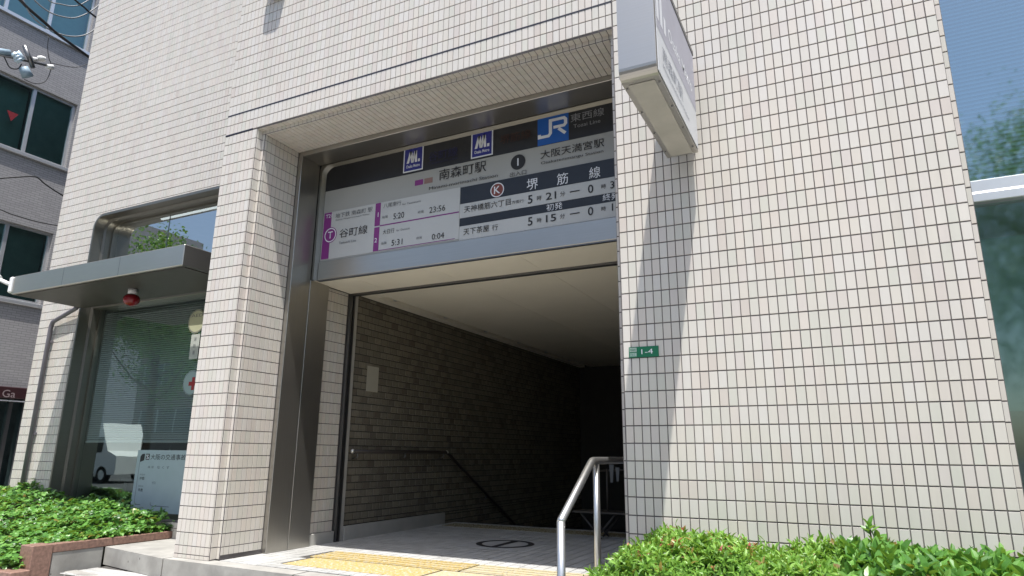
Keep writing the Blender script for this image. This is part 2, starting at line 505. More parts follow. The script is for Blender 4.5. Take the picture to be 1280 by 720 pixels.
def flush():
    pools = {}
    for it in PLACED: pools.setdefault(it[7], []).append(it)
    cache = {}
    for pool, items in pools.items():
        sc = sorted(((0 if occluded(it[0], it[3]) else seen_area(it[0], it[1], it[2], it[3]), n) for n, it in enumerate(items)), reverse=True)
        single = set(n for a, n in sc[:299] if a > 14)
        rest = {}
        for n, (org, w, h, axis, part, mat, name, _) in enumerate(items):
            if n in single:
                key = (w, h, axis, mat, name)
                if key not in cache:
                    v, f = tile_mesh(w, h, axis=axis, g=(.010 if name == 'brick' else .0085 if mat == 'paving' else GJ), b=(.003 if name == 'brick' else CH), pr=(.006 if name == 'brick' else PR_))
                    me = bpy.data.meshes.new(name); me.from_pydata(v, [], f); me.materials.append(M[mat]); cache[key] = me
                o = bpy.data.objects.new(name, cache[key]); o.location = org
                link(o, part)
            else:
                rest.setdefault((part.name, mat, name), (part, []))[1].append((org, w, h, axis))
        for (pn, mat, name), (part, its) in rest.items():
            V = []; Fc = []
            for org, w, h, axis in its:
                v, f = tile_mesh(w, h, axis=axis, g=(.010 if name == 'brick' else .0085 if mat == 'paving' else GJ), b=(.003 if name == 'brick' else CH), pr=(.006 if name == 'brick' else PR_))
                b = len(V)
                V += [(p[0]+org[0], p[1]+org[1], p[2]+org[2]) for p in v]; Fc += [tuple(q+b for q in t) for t in f]
            me = bpy.data.meshes.new(name+'_field'); me.from_pydata(V, [], Fc); me.materials.append(M[mat])
            o = bpy.data.objects.new(name+'_field', me); link(o, part); o['kind'] = 'stuff'
    PLACED.clear()

# ------------------------------------------------------------------ ground
ZP, ZT, ZS = -.90, -1.05, -1.20           # platform, step, street
g = MB(); g.quad((-500, -500, ZS-.16), (500, -500, ZS-.16), (500, 500, ZS-.16), (-500, 500, ZS-.16))
o = g.build('ground', M['asphalt']); o['kind'] = 'structure'
g = MB(); g.box(-60, 60, -6.2, 6, ZS-.155, ZS)
o = g.build('pavement', M['street']); o['kind'] = 'structure'
g = MB()
for i in range(-14, 15): g.box(i*4.0, i*4.0+2.2, -9.55, -9.40, ZS-.156, ZS-.150)
o = g.build('road_marking', M['white_paint']); o['kind'] = 'structure'

# landing: one raised floor with a tiled face and a granite edge
LE = [(-4.90, .11), (-3.85, -.09), (-2.5, -.12), (.0, -.14)]       # front edge of the landing (plan)
TE = [(-4.83, -.26), (-3.6, -.40), (-2.5, -.44), (.0, -.46)]       # front edge of the step
def slab(edge, back, z1, z0, name, m, width=None):
    b = MB()
    pts = edge + ([(edge[-1][0], back), (edge[0][0], back)] if width is None else [(x, y+width) for x, y in reversed(edge)])
    b.poly([(x, y, z1) for x, y in pts])
    for i in range(len(pts)):
        p, q = pts[i], pts[(i+1) % len(pts)]
        b.quad((p[0], p[1], z0), (q[0], q[1], z0), (q[0], q[1], z1), (p[0], p[1], z1))
    return b.build(name, m)
land = slab([(x, y+.02) for x, y in LE], 3.72, ZP-.006, ZS-.1, 'landing', M['pave_joint']); land['kind'] = 'structure'
def granite_edge(edge, z, name_parent):
    cuts = [(-4.90, -3.86), (-3.85, -2.45), (-2.44, -1.24), (-1.23, 0.0)]
    def yat(x):
        for (a, b), (c, d) in zip(edge, edge[1:]):
            if a-1e-6 <= x <= c+1e-6: return b+(d-b)*(x-a)/(c-a)
        return edge[-1][1] if x > edge[-1][0] else edge[0][1]
    for a, b in cuts:
        a = max(a, edge[0][0]); xs = [a+.003] + [x for x, _ in edge if a+.01 < x < b-.01] + [b-.003]
        top = [(x, yat(x)) for x in xs]
        mb = MB()
        back = .15
        pts = top + [(x, y+back) for x, y in reversed(top)]
        if a < -4.8 and z > -1: pts = top + [(top[-1][0], 1.0), (top[0][0], 1.0)]
        mb.poly([(x, y, z) for x, y in pts])
        for i in range(len(pts)):
            p, q = pts[i], pts[(i+1) % len(pts)]
            mb.quad((p[0], p[1], z-.147), (q[0], q[1], z-.147), (q[0], q[1], z), (p[0], p[1], z))
        o_ = mb.build('kerb_stone', M['concrete'], name_parent)
granite_edge(LE, ZP, land)
step = slab([(x, y+.02) for x, y in TE], .25, ZT-.006, ZS-.1, 'step', M['pave_joint']); step['kind'] = 'structure'
sp = MB()
for i, (a, b) in enumerate(((-4.83, -3.7), (-3.695, -2.5), (-2.495, -1.3), (-1.295, 0.0))):
    m_ = MB(); ya = -.26-.115*min(1, (a+4.83)/1.2); yb = -.26-.14*min(1, (b+4.83)/1.2)-.03
    m_.poly([(a, ya, ZT), (b, yb, ZT), (b, yb+.10, ZT), (a, ya+.10, ZT)])
    m_.quad((a, ya, ZT-.147), (b, yb, ZT-.147), (b, yb, ZT), (a, ya, ZT)); m_.quad((a, ya+.1, ZT), (b, yb+.1, ZT), (b, yb+.1, ZT-.02), (a, ya+.1, ZT-.02))
    m_.build('kerb_stone', M['concrete'], step)
def pave_skip(x, y):
    if y < .065 and x > -5: return True
    if x < -3.86 : return True
    if x < -3.38 and y < 1.5: return True
    if .16 < y < .93 and -3.05 < x < -.4 and x > -3.05: return in_tact(x, y)
    return False
def in_tact(x, y): return (-2.86-.25*(y-.18) < x < -.45) and .18 < y < .90
lay(land, 'up', ZP-.004, -3.86, .0, .06, 3.62, .1, .1, skip=pave_skip, mat='paving', name='tile', pool='floor')
lay(step, 'up', ZT-.004, -4.8, -.0, -.32, .0, .2, .1, skip=lambda x, y: y > .12-.22*(x+4.85)/1.0 or y > -.10 and x > -3.9, mat='paving', name='tile', pool='floor')

# tactile paving
tp = thing('tactile_paving', (-2.2, .5, ZP), 'yellow worn tactile paving with dots and bars on the landing in the sun', 'tactile paving')
def tactile(parent, x0, x1, y0, y1, kind, mat, n):
    wx = (x1-x0)/n
    for i in range(n):
        a, b = x0+i*wx+.002, x0+(i+1)*wx-.002
        m_ = MB(); m_.box(a, b, y0+.002, y1-.002, ZP-.003, ZP+.004, b=.001)
        if kind == 'bar':
            for k in range(4):
                yy = y0+(k+.5)*(y1-y0)/4
                m_.box(a+.012, b-.012, yy-.014, yy+.014, ZP+.004, ZP+.009, b=.003)
        else:
            nn = 5
            for k in range(nn):
                for l_ in range(nn):
                    cx, cy = a+(k+.5)*(b-a)/nn, y0+(l_+.5)*(y1-y0)/nn
                    r = .014; q = len(m_.v)
                    for rr, zz in ((r, ZP+.004), (r*.6, ZP+.009)):
                        for e in range(7): m_.v.append((cx+rr*math.cos(e*.8976), cy+rr*math.sin(e*.8976), zz))
                    for e in range(7): m_.f.append((q+e, q+(e+1) % 7, q+7+(e+1) % 7, q+7+e)); m_.sm.append(True)
                    m_.f.append(tuple(q+7+e for e in range(7))); m_.sm.append(False)
        m_.build('paving_tile', mat, parent)
tactile(tp, -2.85, -1.64, .18, .53, 'dot', M['yellow'], 4)
tactile(tp, -2.93, -1.52, .56, .90, 'bar', M['yellow'], 4)
tp2 = thing('tactile_paving', (-1.0, .6, ZP), 'bleached pale tactile paving beside the steel rail, right of the yellow strip', 'tactile paving')
tactile(tp2, -1.50, -.46, .56, .90, 'bar', M['yellow_pale'], 3)
tactile(tp2, -1.62, -.46, .18, .53, 'dot', M['yellow_pale'], 3)
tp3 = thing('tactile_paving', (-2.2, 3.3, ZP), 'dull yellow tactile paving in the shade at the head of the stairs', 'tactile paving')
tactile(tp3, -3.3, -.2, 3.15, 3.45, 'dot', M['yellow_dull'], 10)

# smoking ban mark on the floor
mk = thing('floor_sign', (-1.9, 2.07, ZP), 'round floor mark, dark ring with a slash on a pale square in the passage', 'floor sign')
m_ = MB(); m_.box(-2.23, -1.57, 1.74, 2.40, ZP-.002, ZP+.0015); m_.build('backing', simple('grey_film', (.46, .465, .46), .5, var=.08), mk)
m_ = MB(); cx, cy = -1.90, 2.07
for k in range(48):
    a, b = 2*math.pi*k/48, 2*math.pi*(k+1)/48
    m_.quad(*[(cx+r*math.cos(t), cy+r*math.sin(t), ZP+.003) for r, t in ((.22, a), (.28, a), (.28, b), (.22, b))])
m_.build('ring', M['p_ink'], mk)
m_ = MB(); m_.quad((cx-.03, cy-.22, ZP+.0032), (cx+.03, cy-.22, ZP+.0032), (cx+.04, cy+.22, ZP+.0032), (cx-.04, cy+.22, ZP+.0032)); m_.build('slash', M['p_ink'], mk)

# ------------------------------------------------------------------ the station building
ZTOP = 9.2
bd = thing('station_building', (-3, 1, ZS), 'cream tiled corner building with a wide subway entrance', 'building')
# right wall
X0, X1 = -1.1*TW, 36*TW
m_ = MB(); m_.box(X0, X1, 0, .064, ZS-.1, ZTOP); m_.box(X0-.035, X1+.035, .065, 9, ZS-.1, ZTOP)
rw = m_.build('right_wall', M['grout'], bd)
lay(rw, 'y', 0, X0, X1, -11*TH, 40*TH, TW, TH)
lay(rw, 'y', .065, X0-.035, X0, -11*TH, 28*TH, TW*2, TH)
lay(rw, 'y', .065, X1+.001, X1+.035, -11*TH, 40*TH, TW*2, TH)
# lintel
ZL, ZSO = 27.9*TH, 27.9*TH-.036
m_ = MB(); m_.box(-77*TW, X0-.001, 0, .064, ZL, ZTOP); m_.box(-77*TW-.035, X0-.036, .065, 9, ZSO, ZTOP)
li = m_.build('lintel', M['grout'], bd)
lay(li, 'y', 0, -77*TW, X0-.001, ZL, 52*TH, TW, TH)
lay(li, 'y', .065, -77*TW-.035, -77*TW, 0, 52*TH, TW*2, TH)
lay(li, 'down', ZL, -69*TW+.01, X0, .004, .064, TW, .08)
lay(li, 'y', .065, -69*TW+.01, X0-.03, ZSO+.002, ZL, TW, TH)
lay(li, 'down', ZSO, -3.40, X0-.036, .065, .49, TW, .1)
for zz, xa, xb in ((30.01*TH, -77*TW, X0), (28.0*TH, -77*TW, -69*TW-.05)):
    m_ = MB(); m_.box(xa, xb, -.0055, .01, zz-.0065, zz+.0065); m_.build('expansion_joint', M['seal'], li)
# pier
PX0, PX1 = -77*TW, -3.44
m_ = MB(); m_.box(PX0, PX1, 0, .064, ZS-.1, ZL-.001); m_.box(PX0-.035, -3.4052, .065, 1.36, ZS-.1, ZSO-.001)
m_.box(-3.80, -3.412, 1.36, 8.3, ZS-1.5, ZSO-.001)
pr = m_.build('pier', M['grout'], bd)
lay(pr, 'y', 0, PX0, PX1, -8.62*TH, ZL, TW, TH)
lay(pr, 'y', 0, PX0, PX1, -9.15*TH+.02, -8.64*TH, TW, .2)
lay(pr, 'x', PX1, .004, .064, -8.9*TH, ZL, .08, TH)
lay(pr, 'y', .065, PX1+.002, -3.4052, -8.9*TH, ZSO, TW*2, TH)
lay(pr, 'y', .065, PX0-.035, PX0, -8.9*TH, ZSO, TW*2, TH)
lay(pr, 'x', -3.4052, .07, .487, -8.62*TH, ZSO, TW, TH)
lay(pr, 'x', -3.4052, .07, .487, -8.85*TH, -8.64*TH, TW, .2)
lay(pr, 'x', -3.4052, 1.005, 1.358, -.80, 1.54, TW, TH)
m_ = MB(); m_.box(-3.41, -3.375, 1.004, 1.357, ZP-.01, -.80, b=.004); m_.build('skirting', M['skirt'], pr)
# interior brick wall of the passage
m_ = MB(); m_.box(-3.411, -3.4085, 1.425, 8.1, -2.6, 1.56); iw = m_.build('passage_wall', M['mortar'], bd)
lay(iw, 'x', -3.4085, 1.50, 8.1, -.765, 1.555, .118, .0722, mat='brick', name='brick', stagger=True, pool='brick')
lay(iw, 'x', -3.4085, 3.36, 8.1, -2.6, -.765, .118, .0722, mat='brick', name='brick', stagger=True, pool='brick')
m_ = MB(); m_.box(-3.409, -3.385, 1.425, 1.495, ZP, 1.55, b=.003); m_.build('edge_trim', M['skirt'], iw)
m_ = MB(); m_.box(-3.408, -3.372, 1.50, 3.34, ZP-.01, -.77, b=.004); m_.build('skirting', M['skirt'], iw)
# shutter rails
m_ = MB(); m_.box(-3.40, -3.362, 1.362, 1.378, ZP, 1.538); m_.box(-3.40, -3.362, 1.406, 1.422, ZP, 1.538); m_.box(-3.398, -3.394, 1.378, 1.406, ZP, 1.538)
m_.build('shutter_rail', M['steel_dark'], bd)
m_ = MB(); m_.box(-3.39, -.09, 1.362, 1.376, 1.520, 1.556); m_.box(-3.39, -.09, 1.404, 1.420, 1.520, 1.556); m_.box(-3.39, -.09, 1.377, 1.403, 1.556, 1.56)
m_.build('shutter_rail', M['steel_dark'], bd)
# ceilings
xs = [-3.385, -2.93, -2.06, -1.19, -.32, -.092]
for a, b in zip(xs, xs[1:]):
    m_ = MB(); m_.box(a+.0015, b-.0015, .80, 1.36, 1.54, 1.553); m_.build('ceiling_panel', M['ceil'], bd)
xi = [-3.17, -2.06, -1.19, -.32, -.092]
ys = [1.425, 2.9, 4.4, 5.9, 8.1]
for a, b in zip(xi, xi[1:]):
    for c, d in zip(ys, ys[1:]):
        m_ = MB(); m_.box(a+.0015, b-.0015, c+.0015, d-.0015, 1.56, 1.575); m_.build('ceiling_panel', M['ceil'], bd)
m_ = MB(); m_.box(-3.407, -3.30, 1.425, 8.1, 1.56, 1.575); m_.build('ceiling_panel', M['ceil'], bd)
m_ = MB(); m_.box(-3.80, 0, 1.30, 8.3, 1.66, 1.75); m_.build('ceiling_slab', M['roomdark'], bd)
m_ = MB(); m_.box(-3.299, -3.295, 1.7, 8.1, 1.56, 1.64); m_.box(-3.176, -3.172, 1.7, 8.1, 1.56, 1.64); m_.box(-3.295, -3.176, 1.7, 8.1, 1.632, 1.64)
m_.box(-3.295, -3.176, 1.425, 1.7, 1.56, 1.64)
cl = m_.build('light_cove', M['ceil'], bd)
for yy in (2.0, 3.05, 4.1, 5.15, 6.2, 7.25):
    m_ = MB(); m_.tube([(-3.235, yy, 1.60), (-3.235, yy+.86, 1.60)], .014, 8); m_.build('lamp_tube', M['white_paint'], cl)
    m_ = MB(); m_.box(-3.27, -3.20, yy-.06, yy-.01, 1.575, 1.632, b=.004); m_.build('lamp_holder', M['steel_bright'], cl)
# passage: back wall, right wall, stairs
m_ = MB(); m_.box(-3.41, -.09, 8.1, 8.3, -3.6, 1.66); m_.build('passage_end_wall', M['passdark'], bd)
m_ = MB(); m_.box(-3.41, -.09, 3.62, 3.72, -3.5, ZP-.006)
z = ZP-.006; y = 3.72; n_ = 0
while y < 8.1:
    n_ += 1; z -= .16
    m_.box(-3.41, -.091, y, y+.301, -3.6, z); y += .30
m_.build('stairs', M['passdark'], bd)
# stainless portal frame: jamb and head
m_ = MB()
m_.box(-3.404, -3.352, .490, .735, ZP, ZSO-.001, b=.003)
pf = m_.build('jamb', M['steel_v'], bd)
m_ = MB(); m_.box(-3.404, -3.353, .741, 1.003, ZP, 1.5375, b=.003); m_.build('jamb', M['steel_v'], bd)
m_ = MB(); m_.box(-3.404, -3.36, .735, .741, ZP, ZSO-.002); m_.build('joint', M['joint'], bd)
m_ = MB(); m_.box(-3.352, -.091, .490, .735, ZSO-.048, ZSO-.001, b=.003); m_.build('portal_head', M['steel'], bd)

# ------------------------------------------------------------------ left wing, set back
D = .78
LX0 = -7.87
WX0, WZ0, WZ1, WR = -7.07, -.75, 2.79, .17
m_ = MB()
m_.box(LX0, WX0, D, 1.10, ZS-.1, ZTOP)
m_.box(WX0, -3.886, D, 1.10, WZ1, ZTOP); m_.box(WX0, -3.886, D, 1.10, ZS-.1, WZ0)
m_.box(LX0, -3.886, 4.6, 9, ZS-.1, ZTOP); m_.box(LX0, LX0+.2, 1.10, 4.6, ZS-.1, ZTOP)
m_.box(LX0+.2, -3.886, 1.10, 4.6, 3.4, ZTOP)
lw = m_.build('wing_wall', M['grout'], bd)
def wskip(x, z):
    if x < WX0-.0 or z > WZ1 or z < WZ0: return False
    return True
for a, b, c, d in ((LX0, WX0-.004, -11*TH, 72*TH), (WX0-.004, -3.93, WZ1+.004, 72*TH)):
    lay(lw, 'y', D, a, b, c, d, TW, TH)
lay(lw, 'y', D, WX0, -3.93, -11*TH, WZ0, TW, TH)
# rounded corner of the opening (tiled spandrel)
def arc(cx, cz, r, a0, a1, n=8): return [(cx+r*math.cos(math.radians(a0+(a1-a0)*i/n)), cz+r*math.sin(math.radians(a0+(a1-a0)*i/n))) for i in range(n+1)]
sp_ = [(WX0, WZ1)] + [(WX0, WZ1-WR)] + arc(WX0+WR, WZ1-WR, WR, 180, 90)[1:]
m_ = MB(); m_.prism([(WX0-.001, WZ1+.001)]+[(WX0-.001, WZ1-WR)]+arc(WX0+WR, WZ1-WR, WR, 180, 90)[1:-1]+[(WX0+WR, WZ1+.001)], D-.003, 1.09)
fix_normals(m_.build('corner_tile', M['tile'], lw))
# window: reveal lining, frame, panes, blind
wl = MB()
def ring(mb, r_out, r_in, y0, y1, close=True):
    """strip between two outlines at y0 and y1 (an L-shaped run up the left side and along the head)"""
    for (a, b), (c, d) in zip(zip(r_out, r_in), list(zip(r_out, r_in))[1:]):
        mb.quad((a[0], y0, a[1]), (b[0], y1, b[1]), (d[0], y1, d[1]), (c[0], y0, c[1]), sm=True)
def outl(off, r): return [(WX0+off, WZ0)] + arc(WX0+off+r, WZ1-off-r, r, 180, 90) + [(-3.9, WZ1-off)]
A, B = outl(0.0015, WR), outl(.012, WR-.01)
A2, B2, B3 = outl(.028, WR-.025), outl(.06, WR-.05), outl(.085, WR-.06)
ring(wl, A, A2, D-.010, D-.010); ring(wl, A2, A2, D-.010, D+.11); ring(wl, A2, B2, D+.11, D+.125); ring(wl, B2, B2, D+.125, D+.20); ring(wl, B2, B3, D+.20, D+.20); ring(wl, B3, B3, D+.20, D+.26)
wf = fix_normals(wl.build('window', M['frame'], bd))
m_ = MB(); m_.box(WX0+.03, -3.9, D+.12, D+.26, 1.615, 1.70, b=.004); m_.box(WX0+.06, -3.9, D+.17, D+.26, WZ0, WZ0+.05)
m_.box(-3.93, -3.89, D+.1, D+.26, WZ0, WZ1); m_.build('transom', M['frame'], wf)
GY = D+.225
m_ = MB(); m_.quad((WX0+.05, GY, 1.66), (-3.9, GY, 1.66), (-3.9, GY, WZ1-.03), (WX0+.05, GY, WZ1-.03)); m_.build('pane', M['glass_up'], wf)
m_ = MB(); m_.quad((WX0+.05, GY, WZ0+.03), (-3.9, GY, WZ0+.03), (-3.9, GY, 1.66), (WX0+.05, GY, 1.66)); m_.build('pane', M['glass_left'], wf)
for xx in (-5.95, -4.9):
    m_ = MB(); m_.box(xx-.004, xx+.004, GY-.004, GY+.004, 1.70, WZ1-.09); m_.build('glazing_joint', M['steel_dark'], wf)
# office behind
m_ = MB()
rx0, rx1, ry0, ry1, rz0, rz1 = -7.66, -3.9, 1.11, 4.58, -.9, 3.0
m_.quad((rx0, ry1, rz0), (rx1, ry1, rz0), (rx1, ry1, rz1), (rx0, ry1, rz1)); m_.quad((rx0, ry0, rz0), (rx0, ry1, rz0), (rx0, ry1, rz1), (rx0, ry0, rz1))
m_.quad((rx1, ry0, rz0), (rx1, ry0, rz1), (rx1, ry1, rz1), (rx1, ry1, rz0)); m_.quad((rx0, ry0, rz0), (rx1, ry0, rz0), (rx1, ry1, rz0), (rx0, ry1, rz0))
m_.quad((rx0, ry0, rz1), (rx0, ry1, rz1), (rx1, ry1, rz1), (rx1, ry0, rz1))
m_.build('office_room', M['room'], bd)
def blind(parent, x0, x1, y, z0, z1, pitch, mat, tilt=.5, w=.024):
    me = None
    n = int((z1-z0)/pitch)
    m_ = MB(); c, s_ = math.cos(tilt)*w/2, math.sin(tilt)*w/2
    for k in range(3):
        u0, u1 = -1+2*k/3, -1+2*(k+1)/3
        z_ = lambda u: u*s_ + .0025*(1-u*u)
        m_.quad((x0, y+u0*c, z_(u0)), (x1, y+u0*c, z_(u0)), (x1, y+u1*c, z_(u1)), (x0, y+u1*c, z_(u1)), sm=True)
    me = m_.mesh('slat'); me.materials.append(mat)
    for i in range(n):
        o_ = bpy.data.objects.new('slat', me); o_.location = (0, 0, z0+i*pitch); link(o_, parent)
lamp_m = NT('lit_tube'); lamp_m.set(Base_Color=(.8,.8,.8), Emission_Color=(.9,.97,1.0), Emission_Strength=.9)
p0, p1 = px(212, 272, 2, 2.90), px(268, 260, 2, 2.90)
m_ = MB(); m_.box(min(p0.x, p1.x)-.2, max(p0.x, p1.x)+.3, p0.y-.02, p0.y+.02, 2.925, 2.995); cf_ = m_.build('ceiling_light', M['white_paint'], bd)
m_ = MB(); m_.tube([(min(p0.x, p1.x)-.15, p0.y, 2.905), (max(p0.x, p1.x)+.25, p0.y, 2.905)], .02, 10); m_.build('lamp_tube', lamp_m.m, cf_)
blind(wf, -6.97, -3.95, 1.055, .04, 1.60, .025, M['blind'], tilt=1.0)
m_ = MB(); m_.box(-6.97, -3.95, 1.043, 1.068, .018, .036); m_.build('bottom_rail', M['blind'], wf)
# canopy
cn = MB(); cn.box(-7.03, -4.23, .0, .775, 1.600, 1.805, b=.006)
cp = cn.build('canopy', M['steel'], bd)
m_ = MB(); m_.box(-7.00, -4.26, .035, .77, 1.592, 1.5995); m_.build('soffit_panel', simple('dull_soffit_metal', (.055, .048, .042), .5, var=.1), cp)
for xx in (-6.1, -5.17):
    m_ = MB(); m_.box(xx-.002, xx+.002, -.0008, .004, 1.607, 1.798); m_.build('panel_joint', M['steel_dark'], cp)
# downpipe
P = [(-7.02, .72, 1.61), (-7.05, .72, 1.585), (-7.50, .735, 1.46), (-7.525, .735, 1.40), (-7.525, .735, -.8)]
m_ = MB(); m_.tube(P, .026, 12); dp = m_.build('downpipe', M['pipe'], bd)
for zz in (1.2, .1):
    m_ = MB(); m_.box(-7.56, -7.49, .745, .778, zz, zz+.03); m_.build('pipe_bracket', M['pipe'], dp)

# ------------------------------------------------------------------ right-hand glazing
RY = .30
rg = MB()
rg.box(1.84, 5.2, RY-.03, RY+.05, 1.345, 1.415, b=.004); rg.box(1.84, 5.2, RY-.045, RY+.05, 1.285, 1.337, b=.004)
rwf = rg.build('window', M['alu'], bd)
m_ = MB(); m_.box(1.835, 5.2, RY-.02, RY+.04, 1.337, 1.345); m_.build('joint', M['joint'], rwf)
m_ = MB(); m_.quad((1.836, RY, 1.41), (5.2, RY, 1.41), (5.2, RY, 4.2), (1.836, RY, 4.2)); m_.build('pane', M['glass_film'], rwf)
m_ = MB(); m_.quad((1.836, RY+.01, -1.1), (5.2, RY+.01, -1.1), (5.2, RY+.01, 1.29), (1.836, RY+.01, 1.29)); m_.build('pane', M['glass_dark'], rwf)
blind(rwf, 1.86, 5.1, RY+.07, 1.45, 4.1, .026, M['blind_blue'], tilt=1.0)
m_ = MB(); m_.box(1.84, 5.2, .065, 9, 4.2, ZTOP); m_.box(5.2, 5.6, .065, 9, ZS-.1, ZTOP); m_.box(1.84, 5.2, .065, 9, ZS-.1, -1.1); m_.box(1.84, 5.2, 3.5, 9, -1.1, 4.2)
m_.build('far_wall', M['tile'], bd)
m_ = MB(); m_.box(1.84, 5.2, .9, .95, .2, 1.25); m_.build('reflection_screen', simple('teal_reflection_tone', (.40, .52, .48), .6), rwf)  # added sheet behind the lower glass; its teal stands in for a reflection
flush()
SIGN_TEXT = [
    ('谷町線', -2.068, -1.758, 2.57, 0.093, 'dimblue', 0),
    ('Tanimachi Line', -2.065, -1.756, 2.504, 0.024, 'dimblue', 0),
    ('堺筋線', -1.327, -1.034, 2.582, 0.087, 'dimbrown', 0),
    ('東西線', -0.67, -0.378, 2.633, 0.073, 'grey', 0),
    ('Tozai Line', -0.645, -0.412, 2.556, 0.033, 'grey', 0),
    ('南森町駅', -1.945, -1.461, 2.368, 0.104, 'ink', 1),
    ('Minami-morimachi Station', -2.048, -1.346, 2.257, 0.03, 'ink', 0),
    ('1', -1.187, -1.118, 2.34, 0.068, 'white', 1),
    ('出入口', -1.228, -1.074, 2.236, 0.043, 'ink', 0),
    ('大阪天満宮駅', -0.943, -0.386, 2.36, 0.074, 'ink', 1),
    ('Osakatemmangu Station', -0.939, -0.394, 2.282, 0.032, 'ink', 0),
    ('T21', -3.25, -3.17, 2.175, 0.036, 'white', 1),
    ('地下鉄 南森町 駅', -3.126, -2.678, 2.163, 0.05, 'inkgrey', 0),
    ('Subway Minami-morimachi Station', -3.122, -2.712, 2.117, 0.018, 'inkgrey', 0),
    ('T', -3.218, -3.132, 1.976, 0.071, 'white', 1),
    ('谷町線', -3.06, -2.723, 1.972, 0.089, 'ink', 0),
    ('Tanimachi Line', -3.06, -2.852, 1.878, 0.024, 'inkgrey', 0),
    ('1', -2.633, -2.582, 2.095, 0.045, 'white', 1),
    ('2', -2.643, -2.592, 1.845, 0.043, 'white', 1),
    ('八尾南行', -2.551, -2.35, 2.172, 0.046, 'inkgrey', 0),
    ('for Yaominami', -2.335, -2.132, 2.153, 0.02, 'inkgrey', 0),
    ('始発', -2.56, -2.495, 2.061, 0.027, 'inkgrey', 0),
    ('5:20', -2.431, -2.31, 2.049, 0.058, 'ink', 0),
    ('終発', -2.159, -2.095, 2.046, 0.026, 'inkgrey', 0),
    ('23:56', -2.035, -1.867, 2.046, 0.056, 'ink', 0),
    ('大日行', -2.541, -2.411, 1.913, 0.045, 'ink', 0),
    ('for Dainichi', -2.388, -2.24, 1.907, 0.019, 'inkgrey', 0),
    ('始発', -2.553, -2.492, 1.804, 0.026, 'inkgrey', 0),
    ('5:31', -2.436, -2.314, 1.793, 0.056, 'ink', 0),
    ('終発', -2.162, -2.102, 1.8, 0.026, 'inkgrey', 0),
    ('0:04', -1.997, -1.87, 1.789, 0.054, 'ink', 0),
    ('K', -1.385, -1.314, 2.121, 0.068, 'white', 1),
    ('堺', -1.069, -0.966, 2.115, 0.101, 'white', 1),
    ('筋', -0.797, -0.698, 2.112, 0.099, 'white', 1),
    ('線', -0.517, -0.423, 2.114, 0.097, 'white', 1),
    ('天神橋筋六丁目', -1.672, -1.219, 1.993, 0.061, 'ink', 1),
    ('方面行', -1.21, -1.096, 1.981, 0.028, 'ink', 0),
    ('5', -1.075, -0.999, 1.981, 0.074, 'ink', 1),
    ('時', -0.976, -0.934, 1.98, 0.041, 'ink', 1),
    ('21', -0.896, -0.804, 1.981, 0.064, 'ink', 1),
    ('分', -0.77, -0.727, 1.98, 0.043, 'ink', 1),
    ('ー', -0.685, -0.601, 1.984, 0.01, 'ink', 0),
    ('0', -0.543, -0.473, 1.981, 0.071, 'ink', 1),
    ('時', -0.419, -0.381, 1.982, 0.039, 'ink', 1),
    ('3', -0.358, -0.298, 1.983, 0.062, 'ink', 1),
    ('5', -1.075, -0.999, 1.788, 0.073, 'ink', 1),
    ('時', -0.976, -0.935, 1.786, 0.04, 'ink', 1),
    ('15', -0.896, -0.806, 1.788, 0.063, 'ink', 1),
    ('分', -0.772, -0.73, 1.789, 0.041, 'ink', 1),
    ('ー', -0.687, -0.604, 1.795, 0.01, 'ink', 0),
    ('0', -0.547, -0.477, 1.793, 0.07, 'ink', 1),
    ('時', -0.424, -0.386, 1.796, 0.038, 'ink', 1),
    ('1', -0.363, -0.303, 1.798, 0.061, 'ink', 1),
    ('初発', -0.89, -0.75, 1.882, 0.059, 'white', 1),
    ('終発', -0.41, -0.275, 1.887, 0.057, 'white', 1),
    ('天下茶屋', -1.673, -1.421, 1.788, 0.06, 'ink', 1),
    ('行', -1.393, -1.337, 1.785, 0.053, 'ink', 1),
]

# ------------------------------------------------------------------ station sign
SY = .775
sg = thing('station_sign', (-1.75, .80, 1.53), 'wide station name and timetable sign above the entrance', 'sign')
m_ = MB(); m_.box(-3.285, -.10, SY+.004, 1.298, 1.556, 2.722); m_.build('case', M['steel'], sg)
m_ = MB(); m_.box(-3.285, -.10, SY-.018, SY+.003, 1.532, 1.712, b=.004); m_.build('fascia', M['steel'], sg)
m_ = MB(); m_.box(-3.285, -.10, SY-.012, SY+.02, 1.522, 1.531); m_.build('drip_edge', M['steel_dark'], sg)
# rounded bezel
def bez(off, r): return [(-3.35+off, 1.533)] + arc(-3.35+off+r, 2.745-off-r, r, 180, 90, 10) + [(-.10, 2.745-off)]
bz = MB(); b0, b1, b2 = bez(.0, .05), bez(.028, .10), bez(.062, .13)
for (p, q, y0, y1) in ((b0, b1, .742, .742), (b1, b2, .742, .79)):
    for (a, b), (c, d) in zip(zip(p, q), list(zip(p, q))[1:]):
        bz.quad((a[0], y0, a[1]), (b[0], y1, b[1]), (d[0], y1, d[1]), (c[0], y0, c[1]), sm=True)
fix_normals(bz.build('bezel', M['frame'], sg))
def panel(name, x0, x1, z0, z1, mat, y, parent, r=0, th=.003):
    m_ = MB()
    if r:
        pts = [(x0, z0)] + arc(x0+r, z1-r, r, 180, 90) + [(x1, z1), (x1, z0)]
        m_.prism(pts, y, y+th)
        return fix_normals(m_.build(name, mat, parent))
    m_.box(x0, x1, y, y+th, z0, z1); return m_.build(name, mat, parent)
XR = -.13
panel('header_panel', -3.287, XR, 2.446, 2.735, M['black'], SY-.003, sg, r=.09)
panel('name_panel', -3.287, XR, 1.712, 2.444, M['ivory'], SY-.003, sg)
panel('timetable_panel', -3.272, -1.72, 1.734, 2.214, M['white'], SY-.006, sg)
